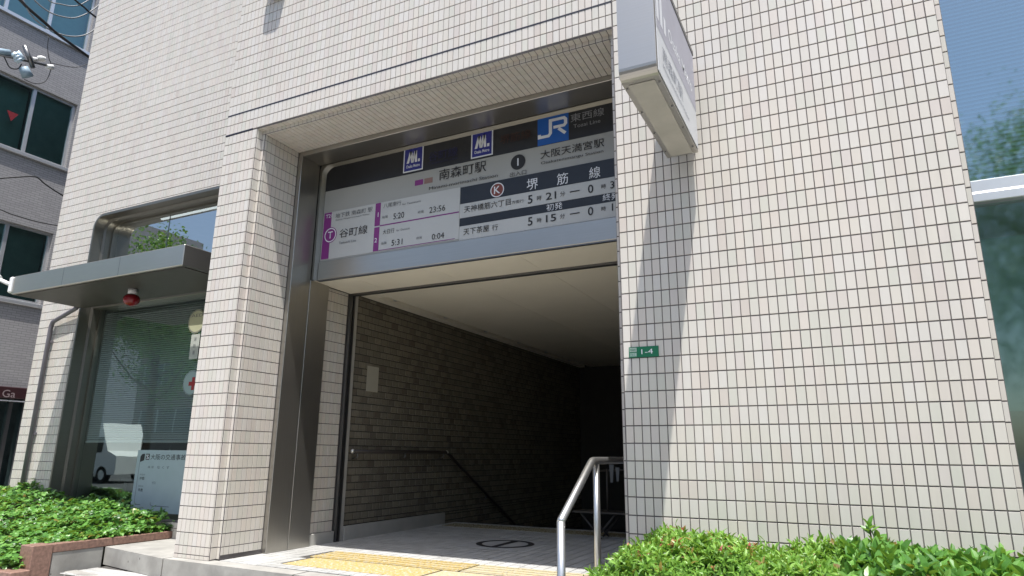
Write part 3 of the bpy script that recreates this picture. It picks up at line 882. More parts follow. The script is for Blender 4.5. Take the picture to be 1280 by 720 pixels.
panel('line_panel', -1.716, XR, 2.052, 2.208, M['black'], SY-.006, sg)
panel('direction_panel', -1.716, XR, 1.920, 2.050, M['white'], SY-.006, sg)
panel('line_panel', -1.716, XR, 1.846, 1.918, M['black'], SY-.006, sg)
panel('direction_panel', -1.716, XR, 1.716, 1.844, M['white'], SY-.006, sg)
T_ = SY-.0075
panel('stripe', -3.27, -3.178, 1.738, 2.212, M['purple'], T_, sg, th=.001)
panel('stripe', -2.645, -2.584, 1.985, 2.212, M['purple'], T_, sg, th=.001)
panel('stripe', -2.645, -2.584, 1.738, 1.972, M['purple'], T_, sg, th=.001)
panel('rule', -2.582, -1.724, 1.976, 1.987, M['purple'], T_, sg, th=.001)
panel('rule', -2.582, -1.760, 1.738, 1.744, M['purple'], T_, sg, th=.001)
panel('line_patch', -2.21, -2.12, 2.314, 2.366, M['purple'], SY-.0045, sg, th=.001)
panel('line_patch', -2.107, -2.017, 2.314, 2.366, simple('rosy_brown_print', (.25, .15, .13), .5), SY-.0045, sg, th=.001)
def disc(name, cx, cz, r, mat, y, parent, r0=0):
    m_ = MB(); n = 28
    for k in range(n):
        a, b = 2*math.pi*k/n, 2*math.pi*(k+1)/n
        if r0: m_.quad(*[(cx+q*math.cos(t), y, cz+q*math.sin(t)) for q, t in ((r0, a), (r, a), (r, b), (r0, b))])
        else: m_.poly([(cx, y, cz), (cx+r*math.cos(a), y, cz+r*math.sin(a)), (cx+r*math.cos(b), y, cz+r*math.sin(b))])
    return m_.build(name, mat, parent)
disc('number_disc', -1.153, 2.34, .069, M['p_ink'], T_, sg)
disc('line_disc', -3.175, 1.975, .080, M['purple'], T_-.001, sg); disc('line_ring', -3.175, 1.975, .072, M['p_white'], T_-.0015, sg, .062)
disc('line_disc', -1.349, 2.121, .063, M['brown_print'], T_, sg); disc('line_ring', -1.349, 2.121, .066, M['p_white'], T_-.0005, sg, .057)
def strokes(name, parent, mat, lines, w, mapf):
    """ribbons of even width with mitred corners"""
    m_ = MB()
    for ln in lines:
        L_, R2 = [], []
        for i, p in enumerate(ln):
            d0 = Vector(p)-Vector(ln[i-1]) if i else Vector(ln[1])-Vector(p)
            d1 = Vector(ln[i+1])-Vector(p) if i < len(ln)-1 else d0
            d0 = d0.normalized(); d1 = d1.normalized(); t_ = (d0+d1).normalized(); nn_ = Vector((-t_.y, t_.x))
            k = w/2/max(.45, nn_.dot(Vector((-d0.y, d0.x))))
            L_.append((p[0]+nn_.x*k, p[1]+nn_.y*k)); R2.append((p[0]-nn_.x*k, p[1]-nn_.y*k))
        for i in range(len(ln)-1): m_.quad(mapf(*L_[i]), mapf(*R2[i]), mapf(*R2[i+1]), mapf(*L_[i+1]))
    return m_.build(name, mat, parent)
def metro_logo(x0, x1, z0, z1, parent, y):
    panel('logo_rim', x0, x1, z0, z1, M['p_white'], y, parent, th=.001)
    w, h = x1-x0, z1-z0
    panel('logo_field', x0+.012, x1-.012, z0+.012, z1-.012, M['logo_blue'], y-.001, parent, th=.0008)
    f = lambda u, v: (x0+u*w, y-.0016, z0+v*h)
    m_ = MB()
    for u in ((.20, .30, .33, .42, .80), (.40, .50, .44, .54, .80)):
        pass
    # slanting M: three strokes and a dot
    m_.poly([f(.17, .36), f(.29, .36), f(.43, .84), f(.31, .84)])
    m_.poly([f(.31, .84), f(.43, .84), f(.50, .50), f(.43, .36), f(.40, .36)])
    m_.poly([f(.42, .36), f(.52, .36), f(.66, .84), f(.54, .84)])
    m_.poly([f(.56, .84), f(.67, .84), f(.70, .36), f(.59, .36)])
    m_.poly([f(.74, .36), f(.84, .36), f(.84, .48), f(.74, .48)])
    m_.build('logo_mark', M['p_white'], parent)
    put_text('Osaka Metro', x0+.035, x1-.035, z0+.055, .030, y-.0016, M['p_white'], parent, 1)
metro_logo(-2.351, -2.13, 2.465, 2.708, sg, SY-.0045)
metro_logo(-1.62, -1.40, 2.462, 2.706, sg, SY-.0045)
panel('railway_logo_field', -.971, -.69, 2.448, 2.712, M['jr_blue'], SY-.0045, sg, th=.001)
jf = lambda u, v: (-.971+u*.281, SY-.0055, 2.448+v*.264)
strokes('railway_logo_mark', sg, M['p_white'], [[(.06, .38), (.06, .28), (.36, .28), (.42, .36), (.42, .80), (.86, .80), (.91, .74), (.91, .60), (.86, .54), (.52, .54)], [(.68, .475), (.90, .26)]], .10, jf)
cols = {'white': 'p_white', 'ink': 'p_ink', 'inkgrey': 'p_inkgrey', 'grey': 'p_grey', 'dimblue': 'p_dimblue', 'dimbrown': 'p_dimbrown'}
for s_, x0, x1, zc, h, col, b in SIGN_TEXT:
    put_text(s_, x0, x1, zc, h, SY-.0095, M[cols[col]], sg, b)

# ------------------------------------------------------------------ projecting blade sign
bl = thing('blade_sign', (.39, -.58, 1.715), 'steel-cased sign projecting from the facade high beside the entrance', 'sign')
BX0, BX1, BY0, BY1, BZ0, BZ1 = .300, .487, -1.075, -.095, 1.715, 2.40
# casing with a rounded lower outer edge: section in (y, z)
sec = [(BY1, BZ0), (BY1, BZ1), (BY0, BZ1)] + [(BY0+.055-.055*math.cos(math.radians(a)), BZ0+.055-.055*math.sin(math.radians(a))) for a in range(0, 91, 15)]
m_ = MB(); n = len(sec)
m_.poly([(BX0, y, z) for y, z in sec]); m_.poly([(BX1, y, z) for y, z in reversed(sec)])
for i in range(n):
    a, b = sec[i], sec[(i+1) % n]
    m_.quad((BX0, a[0], a[1]), (BX1, a[0], a[1]), (BX1, b[0], b[1]), (BX0, b[0], b[1]), sm=2 < i < n-1)
fix_normals(m_.build('case', M['steel'], bl))
m_ = MB(); m_.box(BX0+.028, BX1-.028, BY0+.07, BY1-.02, BZ0-.003, BZ0-.0005); m_.build('access_panel', simple('dull_zinc_panel', (.40, .38, .34), .6, var=.1), bl)
for k in range(4):
    for xx in (BX0+.012, BX1-.012):
        m_ = MB(); m_.sphere((xx, BY0+.1+k*.26, BZ0-.001), .006, 8, 6); m_.build('screw', M['steel_dark'], bl)
for s_, x in ((1, BX1), (-1, BX0)):
    fx = lambda d: x+s_*d
    yy0, yy1 = BY0+.02, BY1-.015
    m_ = MB(); a, b = sorted((fx(.0008), fx(.005))); m_.box(a, b, yy0, yy1, BZ0+.015, BZ1-.03, b=.0015); m_.build('face_panel', M['blade_white'], bl)
    m_ = MB(); m_.poly([(fx(.0058), y, z) for y, z in ((yy0, 1.975), (yy1, 1.975), (yy1, BZ1-.035), (yy0, BZ1-.035))]); m_.build('colour_band', M['lilac'], bl)
    m_ = MB(); a, b = sorted((fx(-.002), fx(.009))); m_.box(a, b, BY0+.01, BY1, BZ1-.028, BZ1+.004, b=.002); m_.build('top_rail', M['steel_dark'], bl)
    mf = (lambda u, v: (fx(.0065), u, v)) if s_ > 0 else (lambda u, v: (fx(.0065), BY0+BY1-u, v))
    # station mark: four slanting white bars, then the operator's name
    for q in ([(-1.05, 2.03), (-1.00, 2.03), (-1.00, 2.30), (-1.05, 2.30)], [(-.975, 2.03), (-.925, 2.03), (-.925, 2.30), (-.975, 2.30)], [(-.895, 2.03), (-.855, 2.03), (-.855, 2.13), (-.895, 2.13)]):
        m_ = MB(); m_.poly([mf(*p) for p in q]); m_.build('logo_mark', M['p_white'], bl)
    put_text('Osaka Metro', -.80, -.20, 2.095, .075, 0, M['p_white'], bl, 1, mapf=mf)
    put_text('南森町駅', -.955, -.50, 1.882, .085, 0, M['p_blade'], bl, 1, mapf=mf)
    put_text('Minami-morimachi Station', -.955, -.35, 1.808, .028, 0, M['p_blade'], bl, 0, mapf=mf)
m_ = MB(); m_.box(BX0+.03, BX1-.03, BY1, -.001, 1.80, 1.86); m_.box(BX0+.03, BX1-.03, BY1, -.001, 2.24, 2.30); m_.build('bracket', M['steel_dark'], bl)

# address plate
ap = thing('address_plate', (.08, 0, .5), 'small green enamel address plate 1-4 on the right-hand tiled wall', 'sign')
panel('plate', -.012, .169, .503, .567, M['green_plate'], -.0095, ap, th=.005)
panel('name_box', -.007, .036, .538, .562, simple('pale_green_print', (.45, .55, .47), .5, var=.02), -.0105, ap, th=.0008)
panel('name_box', -.007, .036, .508, .533, simple('pale_green_print', (.20, .38, .27), .5, var=.02), -.0105, ap, th=.0008)
put_text('南森町', -.004, .033, .550, .014, -.0112, M['green_plate'], ap, 1)
put_text('二丁目', -.004, .033, .5205, .014, -.0112, M['p_white'], ap, 1)
put_text('1-4', .065, .135, .536, .030, -.0105, M['p_white'], ap, 0)

# paper on the brick wall, boxes and lamps
m_ = MB(); m_.box(-3.4015, -3.399, 1.73, 1.925, .565, .835); tag(m_.build('notice', simple('yellowed_paper', (.42, .40, .33), .7, var=.04), None), 'blank yellowed notice sheet on the brick wall inside the passage', 'notice')
fl = thing('wall_lamp', (-3.35, -.06, 4.15), 'beige rounded wall lamp at the top edge above the entrance', 'lamp')
m_ = MB(); pts = [(-3.455, 4.45), (-3.455, 4.24)] + arc(-3.395, 4.22, .06, 180, 270, 5)[1:] + arc(-3.305, 4.22, .06, 270, 360, 5) + [(-3.245, 4.45)]
m_.prism(pts, -.115, -.012); fix_normals(m_.build('housing', simple('beige_enamel', (.55, .53, .42), .5, var=.04), fl))
m_ = MB(); m_.box(-3.43, -3.27, -.012, -.004, 4.2, 4.42); m_.build('mounting_plate', M['steel_dark'], fl)
rl = thing('alarm_lamp', (-5.515, .40, 1.59), 'round red lamp hanging under the steel canopy', 'lamp')
m_ = MB(); m_.sphere((-5.515, .40, 1.478), .082, 24, 14, (1, 1, .82)); m_.build('lens', M['red'], rl)
m_ = MB(); m_.tube([(-5.515, .40, 1.591), (-5.515, .40, 1.535)], .045, 16); m_.build('base', M['white_paint'], rl)
cl_ = thing('security_lamp', (-7.10, .02, 1.70), 'white sensor lamp on the left end of the steel canopy', 'lamp')
m_ = MB(); m_.box(-7.085, -7.032, -.02, .075, 1.62, 1.80, b=.012); m_.build('base', M['white_paint'], cl_)
m_ = MB(); m_.tube([(-7.085, .02, 1.72), (-7.15, .0, 1.74), (-7.26, -.04, 1.79)], .022, 10); m_.build('arm', M['white_paint'], cl_)
m_ = MB(); m_.tube([(-7.25, -.04, 1.80), (-7.33, -.07, 1.85), (-7.42, -.10, 1.86)], [.03, .05, .055], 14); m_.build('head', M['white_paint'], cl_)

# stickers and poster inside the office glass
SG = GY-.006
st = thing('window_sticker', (-5.24, SG, 1.34), 'round cream sticker at the upper right of the low office window', 'sticker')
disc('disc', -5.235, 1.332, .135, simple('cream_print', (.50, .50, .33), .6, var=.03), SG, st); disc('ring', -5.235, 1.332, .13, M['p_inkgrey'], SG-.0008, st, .122)
put_text('AED', -5.33, -5.14, 1.40, .035, SG-.001, M['p_inkgrey'], st)
pz = thing('window_notice', (-5.23, SG, 1.05), 'narrow upright paper strip below the cream sticker', 'notice')
panel('sheet', -5.287, -5.15, .91, 1.185, simple('pale_paper', (.50, .52, .47), .7, var=.03), SG, pz, th=.001)
for k, c_ in enumerate('消防署'): put_text(c_, -5.24, -5.20, 1.13-k*.075, .045, SG-.001, M['p_inkgrey'], pz)
rc = thing('window_sticker', (-5.2, SG, .65), 'round pale sticker with a red cross, lowest of the stickers on the office window', 'sticker')
disc('disc', -5.195, .652, .135, simple('pale_green_white_print', (.30, .40, .38), .6, var=.02), SG, rc); disc('ring', -5.195, .652, .13, M['p_inkgrey'], SG-.0008, rc, .124)
m_ = MB(); X_, Z_ = -5.165, .640
m_.quad((X_-.022, SG-.001, Z_-.07), (X_+.022, SG-.001, Z_-.07), (X_+.022, SG-.001, Z_+.07), (X_-.022, SG-.001, Z_+.07))
m_.quad((X_-.07, SG-.0012, Z_-.022), (X_+.07, SG-.0012, Z_-.022), (X_+.07, SG-.0012, Z_+.022), (X_-.07, SG-.0012, Z_+.022)); m_.build('red_cross', flat('red_print', (.33, .02, .02)), rc)
po = thing('poster', (-5.45, SG, -.66), 'pale blue traffic notice board standing against the office glass', 'poster')
PX_, PX2 = -5.90, -4.95
panel('sheet', PX_, PX2, -.70, -.062, simple('pale_blue_print', (.38, .47, .48), .6, var=.04), SG-.014, po, th=.008)
py = SG-.0152
m_ = MB(); m_.poly([(PX_+.055, py, -.13), (PX_+.055, py, -.19), (PX_+.125, py, -.17), (PX_+.125, py, -.10), (PX_+.08, py, -.105)]); m_.build('logo_mark', M['p_ink'], po)
panel('logo_mark', PX_+.145, PX_+.205, -.165, -.10, M['p_ink'], py, po, th=.0006)
put_text('%', PX_+.15, PX_+.2, -.133, .05, py-.0008, M['p_white'], po, 1)
put_text('大阪の交通事故', PX_+.225, PX_+.225+.56, -.133, .06, py, M['p_ink'], po, 1)
put_text('本 年', PX_+.20, PX_+.30, -.24, .03, py, M['p_inkgrey'], po); put_text('な く す', PX_+.35, PX_+.55, -.24, .03, py, M['p_inkgrey'], po)
for k, zz in enumerate((-.36, -.48)):
    put_text('昨日の', PX_+.09, PX_+.17, zz+.04, .018, py, M['p_inkgrey'], po); put_text('件数', PX_+.09, PX_+.17, zz, .035, py, M['p_ink'], po, 1)
strokes('border', po, M['p_inkgrey'], [[(PX_+.055, -.19), (PX_+.055, -.60), (PX_+.075, -.63), (PX_+.16, -.63)], [(PX_+.32, -.60), (PX_+.32, -.62), (PX_+.34, -.635), (PX_+.62, -.635)]], .006, lambda u, v: (u, py, v))
put_text('ゼロ', PX_+.30, PX_+.36, -.40, .03, py, M['p_inkgrey'], po)
# tripod stand seen dimly behind the glass
ts = thing('display_stand', (-6.35, 1.5, -.9), 'dim metal tube stand behind the lower office window', 'stand')
m_ = MB(); m_.tube([(-6.3, 1.5, -.9), (-6.05, 1.5, .0)], .014, 8); m_.build('leg', M['alu'], ts)
m_ = MB(); m_.tube([(-6.75, 1.45, -.9), (-6.72, 1.45, -.42), (-6.2, 1.45, -.42), (-6.17, 1.45, -.9)], .016, 8); m_.build('leg', M['alu'], ts)
m_ = MB(); m_.box(-6.75, -6.2, 1.40, 1.7, -.42, -.40); m_.build('shelf', M['alu'], ts)

# ------------------------------------------------------------------ steel rail at the steps
hr_ = thing('handrail', (-.37, .3, ZP), 'sunlit stainless tube handrail at the entrance steps', 'handrail')
hx = -.36
m_ = MB(); m_.tube([(hx, -.27, -.440), (hx, -.262, -.425), (hx, .24, -.118), (hx, .262, -.108), (hx, .29, -.105), (hx, 1.15, -.105)], .0235, 20); m_.build('rail', M['steel_bright'], hr_)
m_ = MB(); m_.tube([(hx, -.27, -1.3), (hx, -.27, -.43)], .0235, 20); m_.build('post', M['steel_bright'], hr_)
m_ = MB(); m_.tube([(hx, .335, -1.0), (hx, .335, -.125)], .0215, 20); m_.build('post', M['steel_bright'], hr_)
m_ = MB(); m_.tube([(hx, 1.12, -1.0), (hx, 1.12, -.12)], .0215, 16); m_.build('post', M['steel_bright'], hr_)
# rail on the brick wall
wr = thing('handrail', (-3.33, 3, -.06), 'dark wall handrail on the brick wall running down into the passage', 'handrail')
dk = simple('dark_brown_rail', (.035, .028, .024), .4)
m_ = MB(); m_.tube([(-3.335, 1.50, -.055), (-3.335, 3.24, -.055), (-3.335, 3.33, -.085), (-3.335, 6.6, -1.80)], .019, 14); m_.build('rail', dk, wr)
for y_, z_ in ((1.58, -.055), (2.4, -.055), (3.2, -.055), (4.3, -.60), (5.4, -1.18)):
    m_ = MB(); m_.tube([(-3.335, y_, z_-.015), (-3.335, y_, z_-.055), (-3.40, y_, z_-.075)], .009, 8); m_.build('bracket', M['steel_dark'], wr)
for y_ in (1.498, 3.27):
    m_ = MB(); m_.sphere((-3.335, y_, -.055), .024, 14, 8); m_.build('end_cap', M['steel_bright'], wr)

# dim stand behind the rail
fs = thing('folding_stand', (-1.1, 3.0, ZP), 'dim folding stand with pale papers in the dark passage behind the steel rail', 'stand')
a, b = px(722, 637, 1, 3.0), px(776, 634, 1, 3.0)
dkm = simple('dark_stand_metal', (.05, .045, .04), .5)
m_ = MB(); m_.box(a.x, b.x+.1, 2.85, 3.15, a.z-.02, a.z, b=.004); m_.build('top', dkm, fs)
for xx, sgn in ((a.x+.08, 1), (b.x-.02, -1)):
    for yy in (2.88, 3.12): m_ = MB(); m_.tube([(xx, yy, a.z-.02), (xx+.22*sgn, yy, ZP)], .011, 8); m_.build('leg', dkm, fs)
m_ = MB(); m_.tube([(b.x-.14, 3.0, a.z), (b.x-.14, 3.0, a.z+.42)], .012, 8); m_.tube([(b.x-.22, 3.0, a.z+.40), (b.x+.15, 3.0, a.z+.42)], .010, 8); m_.build('rack', dkm, fs)
for k, (u, v, w_, h_) in enumerate(((764.5, 592, .05, .18), (772, 593, .045, .14))):
    q = px(u, v, 1, 2.98); m_ = MB(); m_.poly([(q.x-w_/2, 2.98, q.z+h_/2), (q.x-w_*.25, 2.975, q.z-h_/2), (q.x+w_*.25, 2.975, q.z-h_/2), (q.x+w_/2, 2.98, q.z+h_/2)]); m_.build('hanging_paper', M['p_inkgrey'], fs)

# ------------------------------------------------------------------ planting
def leaf_ell(l, w, fold=.25, droop=.2):
    """four-sided folded leaf: local x along the blade, y across"""
    v = [(0,0,0), (l*.35, w/2, w*fold), (l*.35, -w/2, w*fold), (l*.42, 0, -.0), (l*.75, w*.36, w*fold*.6-l*droop*.4), (l*.75, -w*.36, w*fold*.6-l*droop*.4), (l, 0, -l*droop)]
    f = [(0, 3, 1), (0, 2, 3), (3, 6, 4, 1), (3, 2, 5, 6)]
    return np.array(v), f
def leaf_ivy(s):
    v = [(0,0,0), (-.1,.28,.02), (.12,.50,.0), (.42,.30,.03), (.55,.42,.0), (.62,.18,.03), (1,0,-.12), (.62,-.18,.03), (.55,-.42,0), (.42,-.30,.03), (.12,-.5,0), (-.1,-.28,.02), (.4,0,.08)]
    f = [(12, 0, 1, 2, 3), (12, 3, 4, 5, 6), (12, 6, 7, 8, 9), (12, 9, 10, 11, 0)]
    return np.array(v)*s, f
def frame_mats(dirs, ups):
    x = dirs/np.linalg.norm(dirs, axis=1, keepdims=True)
    y = np.cross(ups, x); y /= np.maximum(1e-6, np.linalg.norm(y, axis=1, keepdims=True))
    z = np.cross(x, y)
    return np.stack([x, y, z], 2)
def scatter(name, protos, P_, Dr, Up, Sc, mat, parent, kind='stuff'):
    V = []; Fl = []; base = 0
    Rm = frame_mats(Dr, Up)
    which = RNG.randint(0, len(protos), len(P_))
    for k, (pv, pf_) in enumerate(protos):
        idx = np.where(which == k)[0]
        if len(idx) == 0: continue
        W_ = np.einsum('nij,mj->nmi', Rm[idx], pv)*Sc[idx][:, None, None] + P_[idx][:, None, :]
        V.append(W_.reshape(-1, 3)); nv = len(pv)
        for q in range(len(idx)):
            for f in pf_: Fl.append(tuple(base+q*nv+i for i in f))
        base += len(idx)*nv
    me = bpy.data.meshes.new(name); me.from_pydata(np.concatenate(V).tolist(), [], Fl); me.materials.append(mat)
    o_ = bpy.data.objects.new(name, me); link(o_, parent)
    if kind: o_['kind'] = kind
    return o_
def shoots(tips, ups, n, tilt, jit=.3):
    """n leaves in a rosette round each tip"""
    P_, Dr, Up = [], [], []
    for t_, u in zip(tips, ups):
        u = u/np.linalg.norm(u); a = np.cross(u, [0.3, .1, 1.0]); a /= max(1e-6, np.linalg.norm(a)); b = np.cross(u, a)
        ph = RNG.rand()*6.28
        for k in range(n):
            an = ph+k*2.399; tl = tilt*(.55+.8*k/n)+RNG.randn()*.12
            d = u*math.cos(tl)+(a*math.cos(an)+b*math.sin(an))*math.sin(tl)
            P_.append(t_-u*.006*k+d*.003); Dr.append(d); Up.append(u+RNG.randn(3)*jit*.4)
    return np.array(P_), np.array(Dr), np.array(Up)

M['azalea'] = m_leaf('azalea_leaf', [(.09, .20, .03), (.15, .31, .045), (.22, .42, .07), (.30, .50, .10)], .38, .35)
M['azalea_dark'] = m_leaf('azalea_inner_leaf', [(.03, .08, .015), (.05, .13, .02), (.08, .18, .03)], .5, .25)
M['glossy'] = m_leaf('glossy_leaf', [(.06, .17, .03), (.09, .24, .04), (.14, .33, .06), (.22, .42, .09)], .36, .3)
M['ivy'] = m_leaf('ivy_leaf', [(.04, .12, .025), (.08, .22, .035), (.14, .33, .06), (.22, .43, .10)], .36, .3)
M['twig'] = simple('brown_twig', (.09, .055, .035), .9)
M['petal'] = m_leaf('wilted_petal', [(.32, .07, .05), (.45, .09, .10), (.50, .22, .10), (.55, .32, .22)], .6, .3)

bed = thing('planting_bed', (1.2, -.7, ZS), 'kerbed earth bed along the right-hand wall under the hedge', 'planter')
m_ = MB(); m_.box(-.03, 5.0, -.98, -.004, ZS-.05, -1.0); m_.build('earth', M['soil'], bed)
for k in range(5): m_ = MB(); m_.box(-.04+k*1.03, -.04+k*1.03+1.02, -1.12, -.981, ZS-.05, -.96, b=.008); m_.build('kerb_stone', M['concrete'], bed)
m_ = MB(); m_.box(-.15, -.045, -1.12, -.16, ZS-.05, -.96, b=.008); m_.build('kerb_stone', M['concrete'], bed)

def hedge_top(x, y, z1):
    """uneven clipped top: height at (x, y)"""
    return z1 + .5*RNG.rand()**6*.09 + .026*math.sin(x*7.1+y*3)+.022*math.sin(x*17+1.3*y*9)+.018*math.sin(y*13+x*5)
def hedge(name, x0, x1, y0, y1, z0, z1, ntop, nside, leafset, mat, matd, nleaf, tilt, label, left_round, split=0, scl=(.8, 1.25)):
    t_ = thing(name, ((x0+x1)/2, (y0+y1)/2, z0), label, 'hedge')
    tips, ups = [], []
    for _ in range(ntop):
        x = x0+RNG.rand()*(x1-x0); y = y0+RNG.rand()*(y1-y0)
        e = min((x-x0)/.11 if left_round else 9, (y-y0)/.20, 1.0)
        z = hedge_top(x, y, z1)-(1-math.sqrt(max(0, 1-(1-e)**2)))*.17+RNG.randn()*.014
        nx = -(1-e)*.9 if (left_round and (x-x0) < .2) else 0; ny = -(1-min(1, (y-y0)/.2))*.9
        tips.append((x, y, z)); ups.append((nx+RNG.randn()*.35, ny-.12+RNG.randn()*.35, 1))
    for _ in range(nside):
        q = RNG.rand()
        z = z0+.1+RNG.rand()*(z1-z0-.15)
        if q < .6 or not left_round: x = x0+RNG.rand()*(x1-x0); y = y0+RNG.randn()*.025+.02; u = (RNG.randn()*.4, -1, .6+RNG.randn()*.3)
        else: x = x0+RNG.randn()*.025+.02; y = y0+RNG.rand()*(y1-y0); u = (-1, RNG.randn()*.4, .6+RNG.randn()*.3)
        tips.append((x, y, z)); ups.append(u)
    tips, ups = np.array(tips), np.array(ups, float)
    P_, Dr, Up = shoots(tips, ups, nleaf, tilt)
    S_ = scl[0]+(scl[1]-scl[0])*RNG.rand(len(P_))
    if split:
        # the leaves that show largest become parts of their own
        ar = []
        for i, p in enumerate(P_):
            a = project(p); z = (Vector(p)-C).dot(F_)
            ok = 0 < a[0] < 1280 and 0 < a[1] < 718 and ups[i//nleaf][2] > .3
            ar.append(S_[i]/z if ok else 0)
        order = np.argsort(-np.array(ar)); near = order[:split]; far = order[split:]
        Rm = frame_mats(Dr, Up); pv, pf_ = leafset[0]
        me = bpy.data.meshes.new('leaf'); me.from_pydata(pv.tolist(), [], pf_); me.materials.append(M['glossy_single'])
        for i in near:
            o_ = bpy.data.objects.new('leaf', me); R3 = Matrix(Rm[i].tolist()).to_4x4()
            link(o_, t_); o_.matrix_basis = Matrix.Translation(Vector(P_[i]))@R3@Matrix.Scale(float(S_[i]), 4)
        P_, Dr, Up, S_ = P_[far], Dr[far], Up[far], S_[far]
    scatter('foliage', leafset, P_, Dr, Up, S_, mat, t_)
    # inner, darker leaves
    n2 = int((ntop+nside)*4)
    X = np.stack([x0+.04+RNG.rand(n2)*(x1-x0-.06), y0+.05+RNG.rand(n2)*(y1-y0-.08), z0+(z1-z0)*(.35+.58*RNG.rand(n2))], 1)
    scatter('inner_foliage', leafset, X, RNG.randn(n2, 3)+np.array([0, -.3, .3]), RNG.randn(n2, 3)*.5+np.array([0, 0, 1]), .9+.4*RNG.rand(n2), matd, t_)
    m_ = MB()
    for _ in range(110):
        x = x0+.08+RNG.rand()*(x1-x0-.12); y = y0+.08+RNG.rand()*(y1-y0-.12)
        a = RNG.randn(2)*.07
        m_.tube([(x, y, z0-.05), (x+a[0]*.5, y+a[1]*.5, z0+.25), (x+a[0], y+a[1], z1-.06)], [.008, .006, .003], 5, False)
    m_.build('stems', M['twig'], t_, kind='stuff')
    return t_, tips
t = NT('glossy_single_leaf'); oi = t.n('ShaderNodeObjectInfo')
c_ = t.ramp(oi.outputs['Random'], [(0, (.06, .17, .03)), (.35, (.09, .24, .04)), (.7, (.14, .33, .06)), (1, (.22, .42, .09))])
t.set(Base_Color=c_, Roughness=.36)
tl = t.n('ShaderNodeBsdfTranslucent'); tl.inputs[0].default_value = (.2, .38, .04, 1); mx = t.n('ShaderNodeMixShader'); mx.inputs[0].default_value = .28
t.l(t.b.outputs[0], mx.inputs[1]); t.l(tl.outputs[0], mx.inputs[2]); t.l(mx.outputs[0], t.out.inputs[0]); M['glossy_single'] = t.m
az, tips = hedge('azalea_hedge', .02, 1.06, -.86, -.03, -1.0, -.535, 1900, 800, [leaf_ell(.036, .0125, .25, .25), leaf_ell(.030, .011, .3, .1), leaf_ell(.042, .014, .2, .35)],
      M['azalea'], M['azalea_dark'], 7, .95, 'bright green azalea hedge with a few wilted pink flowers at the foot of the wall', True)
top = tips[tips[:, 2] > -.55]
vis = [p for p in top if 745 < project(p)[0] < 1030 and project(p)[1] < 716]
sel = [vis[i] for i in RNG.choice(len(vis), 34, replace=False)]
Pf, Df, Uf = shoots(np.array(sel)+np.array([0, 0, .012]), np.array([[RNG.randn()*.3, -.4, 1] for _ in sel], float), 6, .8)
scatter('flowers', [leaf_ell(.026, .014, .4, .5), leaf_ell(.022, .010, .6, .2)], Pf, Df, Uf, .8+.5*RNG.rand(len(Pf)), M['petal'], az)
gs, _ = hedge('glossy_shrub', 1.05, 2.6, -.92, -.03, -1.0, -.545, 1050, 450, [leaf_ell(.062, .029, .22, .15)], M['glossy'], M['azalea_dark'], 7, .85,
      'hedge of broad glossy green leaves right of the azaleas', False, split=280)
# a taller sprig
sx = px(1088, 668, 1, -.25)
sp_t = np.array([[sx.x, -.25, sx.z+.03], [sx.x+.02, -.26, sx.z-.02], [sx.x-.05, -.27, sx.z-.05], [sx.x+.05, -.24, sx.z-.06]])
Pf, Df, Uf = shoots(sp_t, np.array([[0, -.3, 1.0], [.5, 0, 1], [-.6, 0, 1], [.8, -.2, .8]]), 7, .8)
scatter('sprig_leaves', [leaf_ell(.058, .030, .22, .1)], Pf, Df, Uf, np.full(len(Pf), 1.0), M['glossy'], gs)
m_ = MB(); m_.tube([(sx.x+.02, -.25, -.8), (sx.x, -.25, sx.z+.02)], .004, 6); m_.build('stem', M['twig'], gs)

# ivy bed with red granite kerb
ib = thing('ivy_bed', (-6.8, .2, ZS), 'raised red granite planter at the left below the office window', 'planter')
m_ = MB(); m_.box(-4.99, -4.905, -.335, .99, -.90, -.83, b=.005); m_.build('cap_stone', M['granite'], ib)
m_ = MB(); m_.box(-4.985, -4.91, -.33, .10, ZS, -.902); m_.build('side_wall', M['concrete'], ib)
m_ = MB(); m_.box(-5.075, -4.90, -.50, -.338, ZS, -.83, b=.005); m_.build('corner_stone', M['granite'], ib)
xs_ = [-5.03, -5.78, -6.55, -7.4, -8.3, -9.3]
for a, b in zip(xs_, xs_[1:]):
    m_ = MB(); m_.box(b+.004, a-.004, -.66, -.51, ZS, -1.005, b=.006); m_.build('kerb_stone', M['granite'], ib)
m_ = MB(); m_.box(-4.92, -4.79, -.66, -.51, ZS, -1.005, b=.006) if False else m_.box(-5.02, -4.86, -.66, -.51, ZS, -1.005, b=.006); m_.build('kerb_stone', M['granite'], ib)
m_ = MB(); m_.box(-9.3, -5.0, -.52, .775, ZS, -1.02); m_.build('earth', M['soil'], ib)
iv = thing('ivy', (-6.8, .2, -1.0), 'bright green ivy covering the bed at the left', 'ivy')
def ivy_z(x, y):
    f = (y+.5)/1.28
    zt = -.50-.17*max(0, min(1, (x+7.4)/2.4))
    z0 = -.96
    return z0+(zt-z0)*(max(0, f)**.85)+.035*math.sin(x*4.3+y*2)+.025*math.sin(x*11-y*7)
n_ = 14000
X = -9.2+RNG.rand(n_)*(9.2-4.98); Y_ = -.56+RNG.rand(n_)*1.33
Zv = np.array([ivy_z(a, b) for a, b in zip(X, Y_)])+RNG.randn(n_)*.022
n3 = 1400
X3 = -5.03-RNG.rand(n3)*4.0; Y3 = -.60+RNG.rand(n3)*.1; Z3 = -1.0+RNG.rand(n3)*.09
X4 = -5.0+RNG.rand(500)*.06; Y4 = -.3+RNG.rand(500)*1.25; Z4 = np.array([min(ivy_z(-5.0, b), -.80) for b in Y4])+RNG.rand(500)*.05-.02
Pv = np.concatenate([np.stack([X, Y_, Zv], 1), np.stack([X3, Y3, Z3], 1), np.stack([X4, Y4, Z4], 1)])
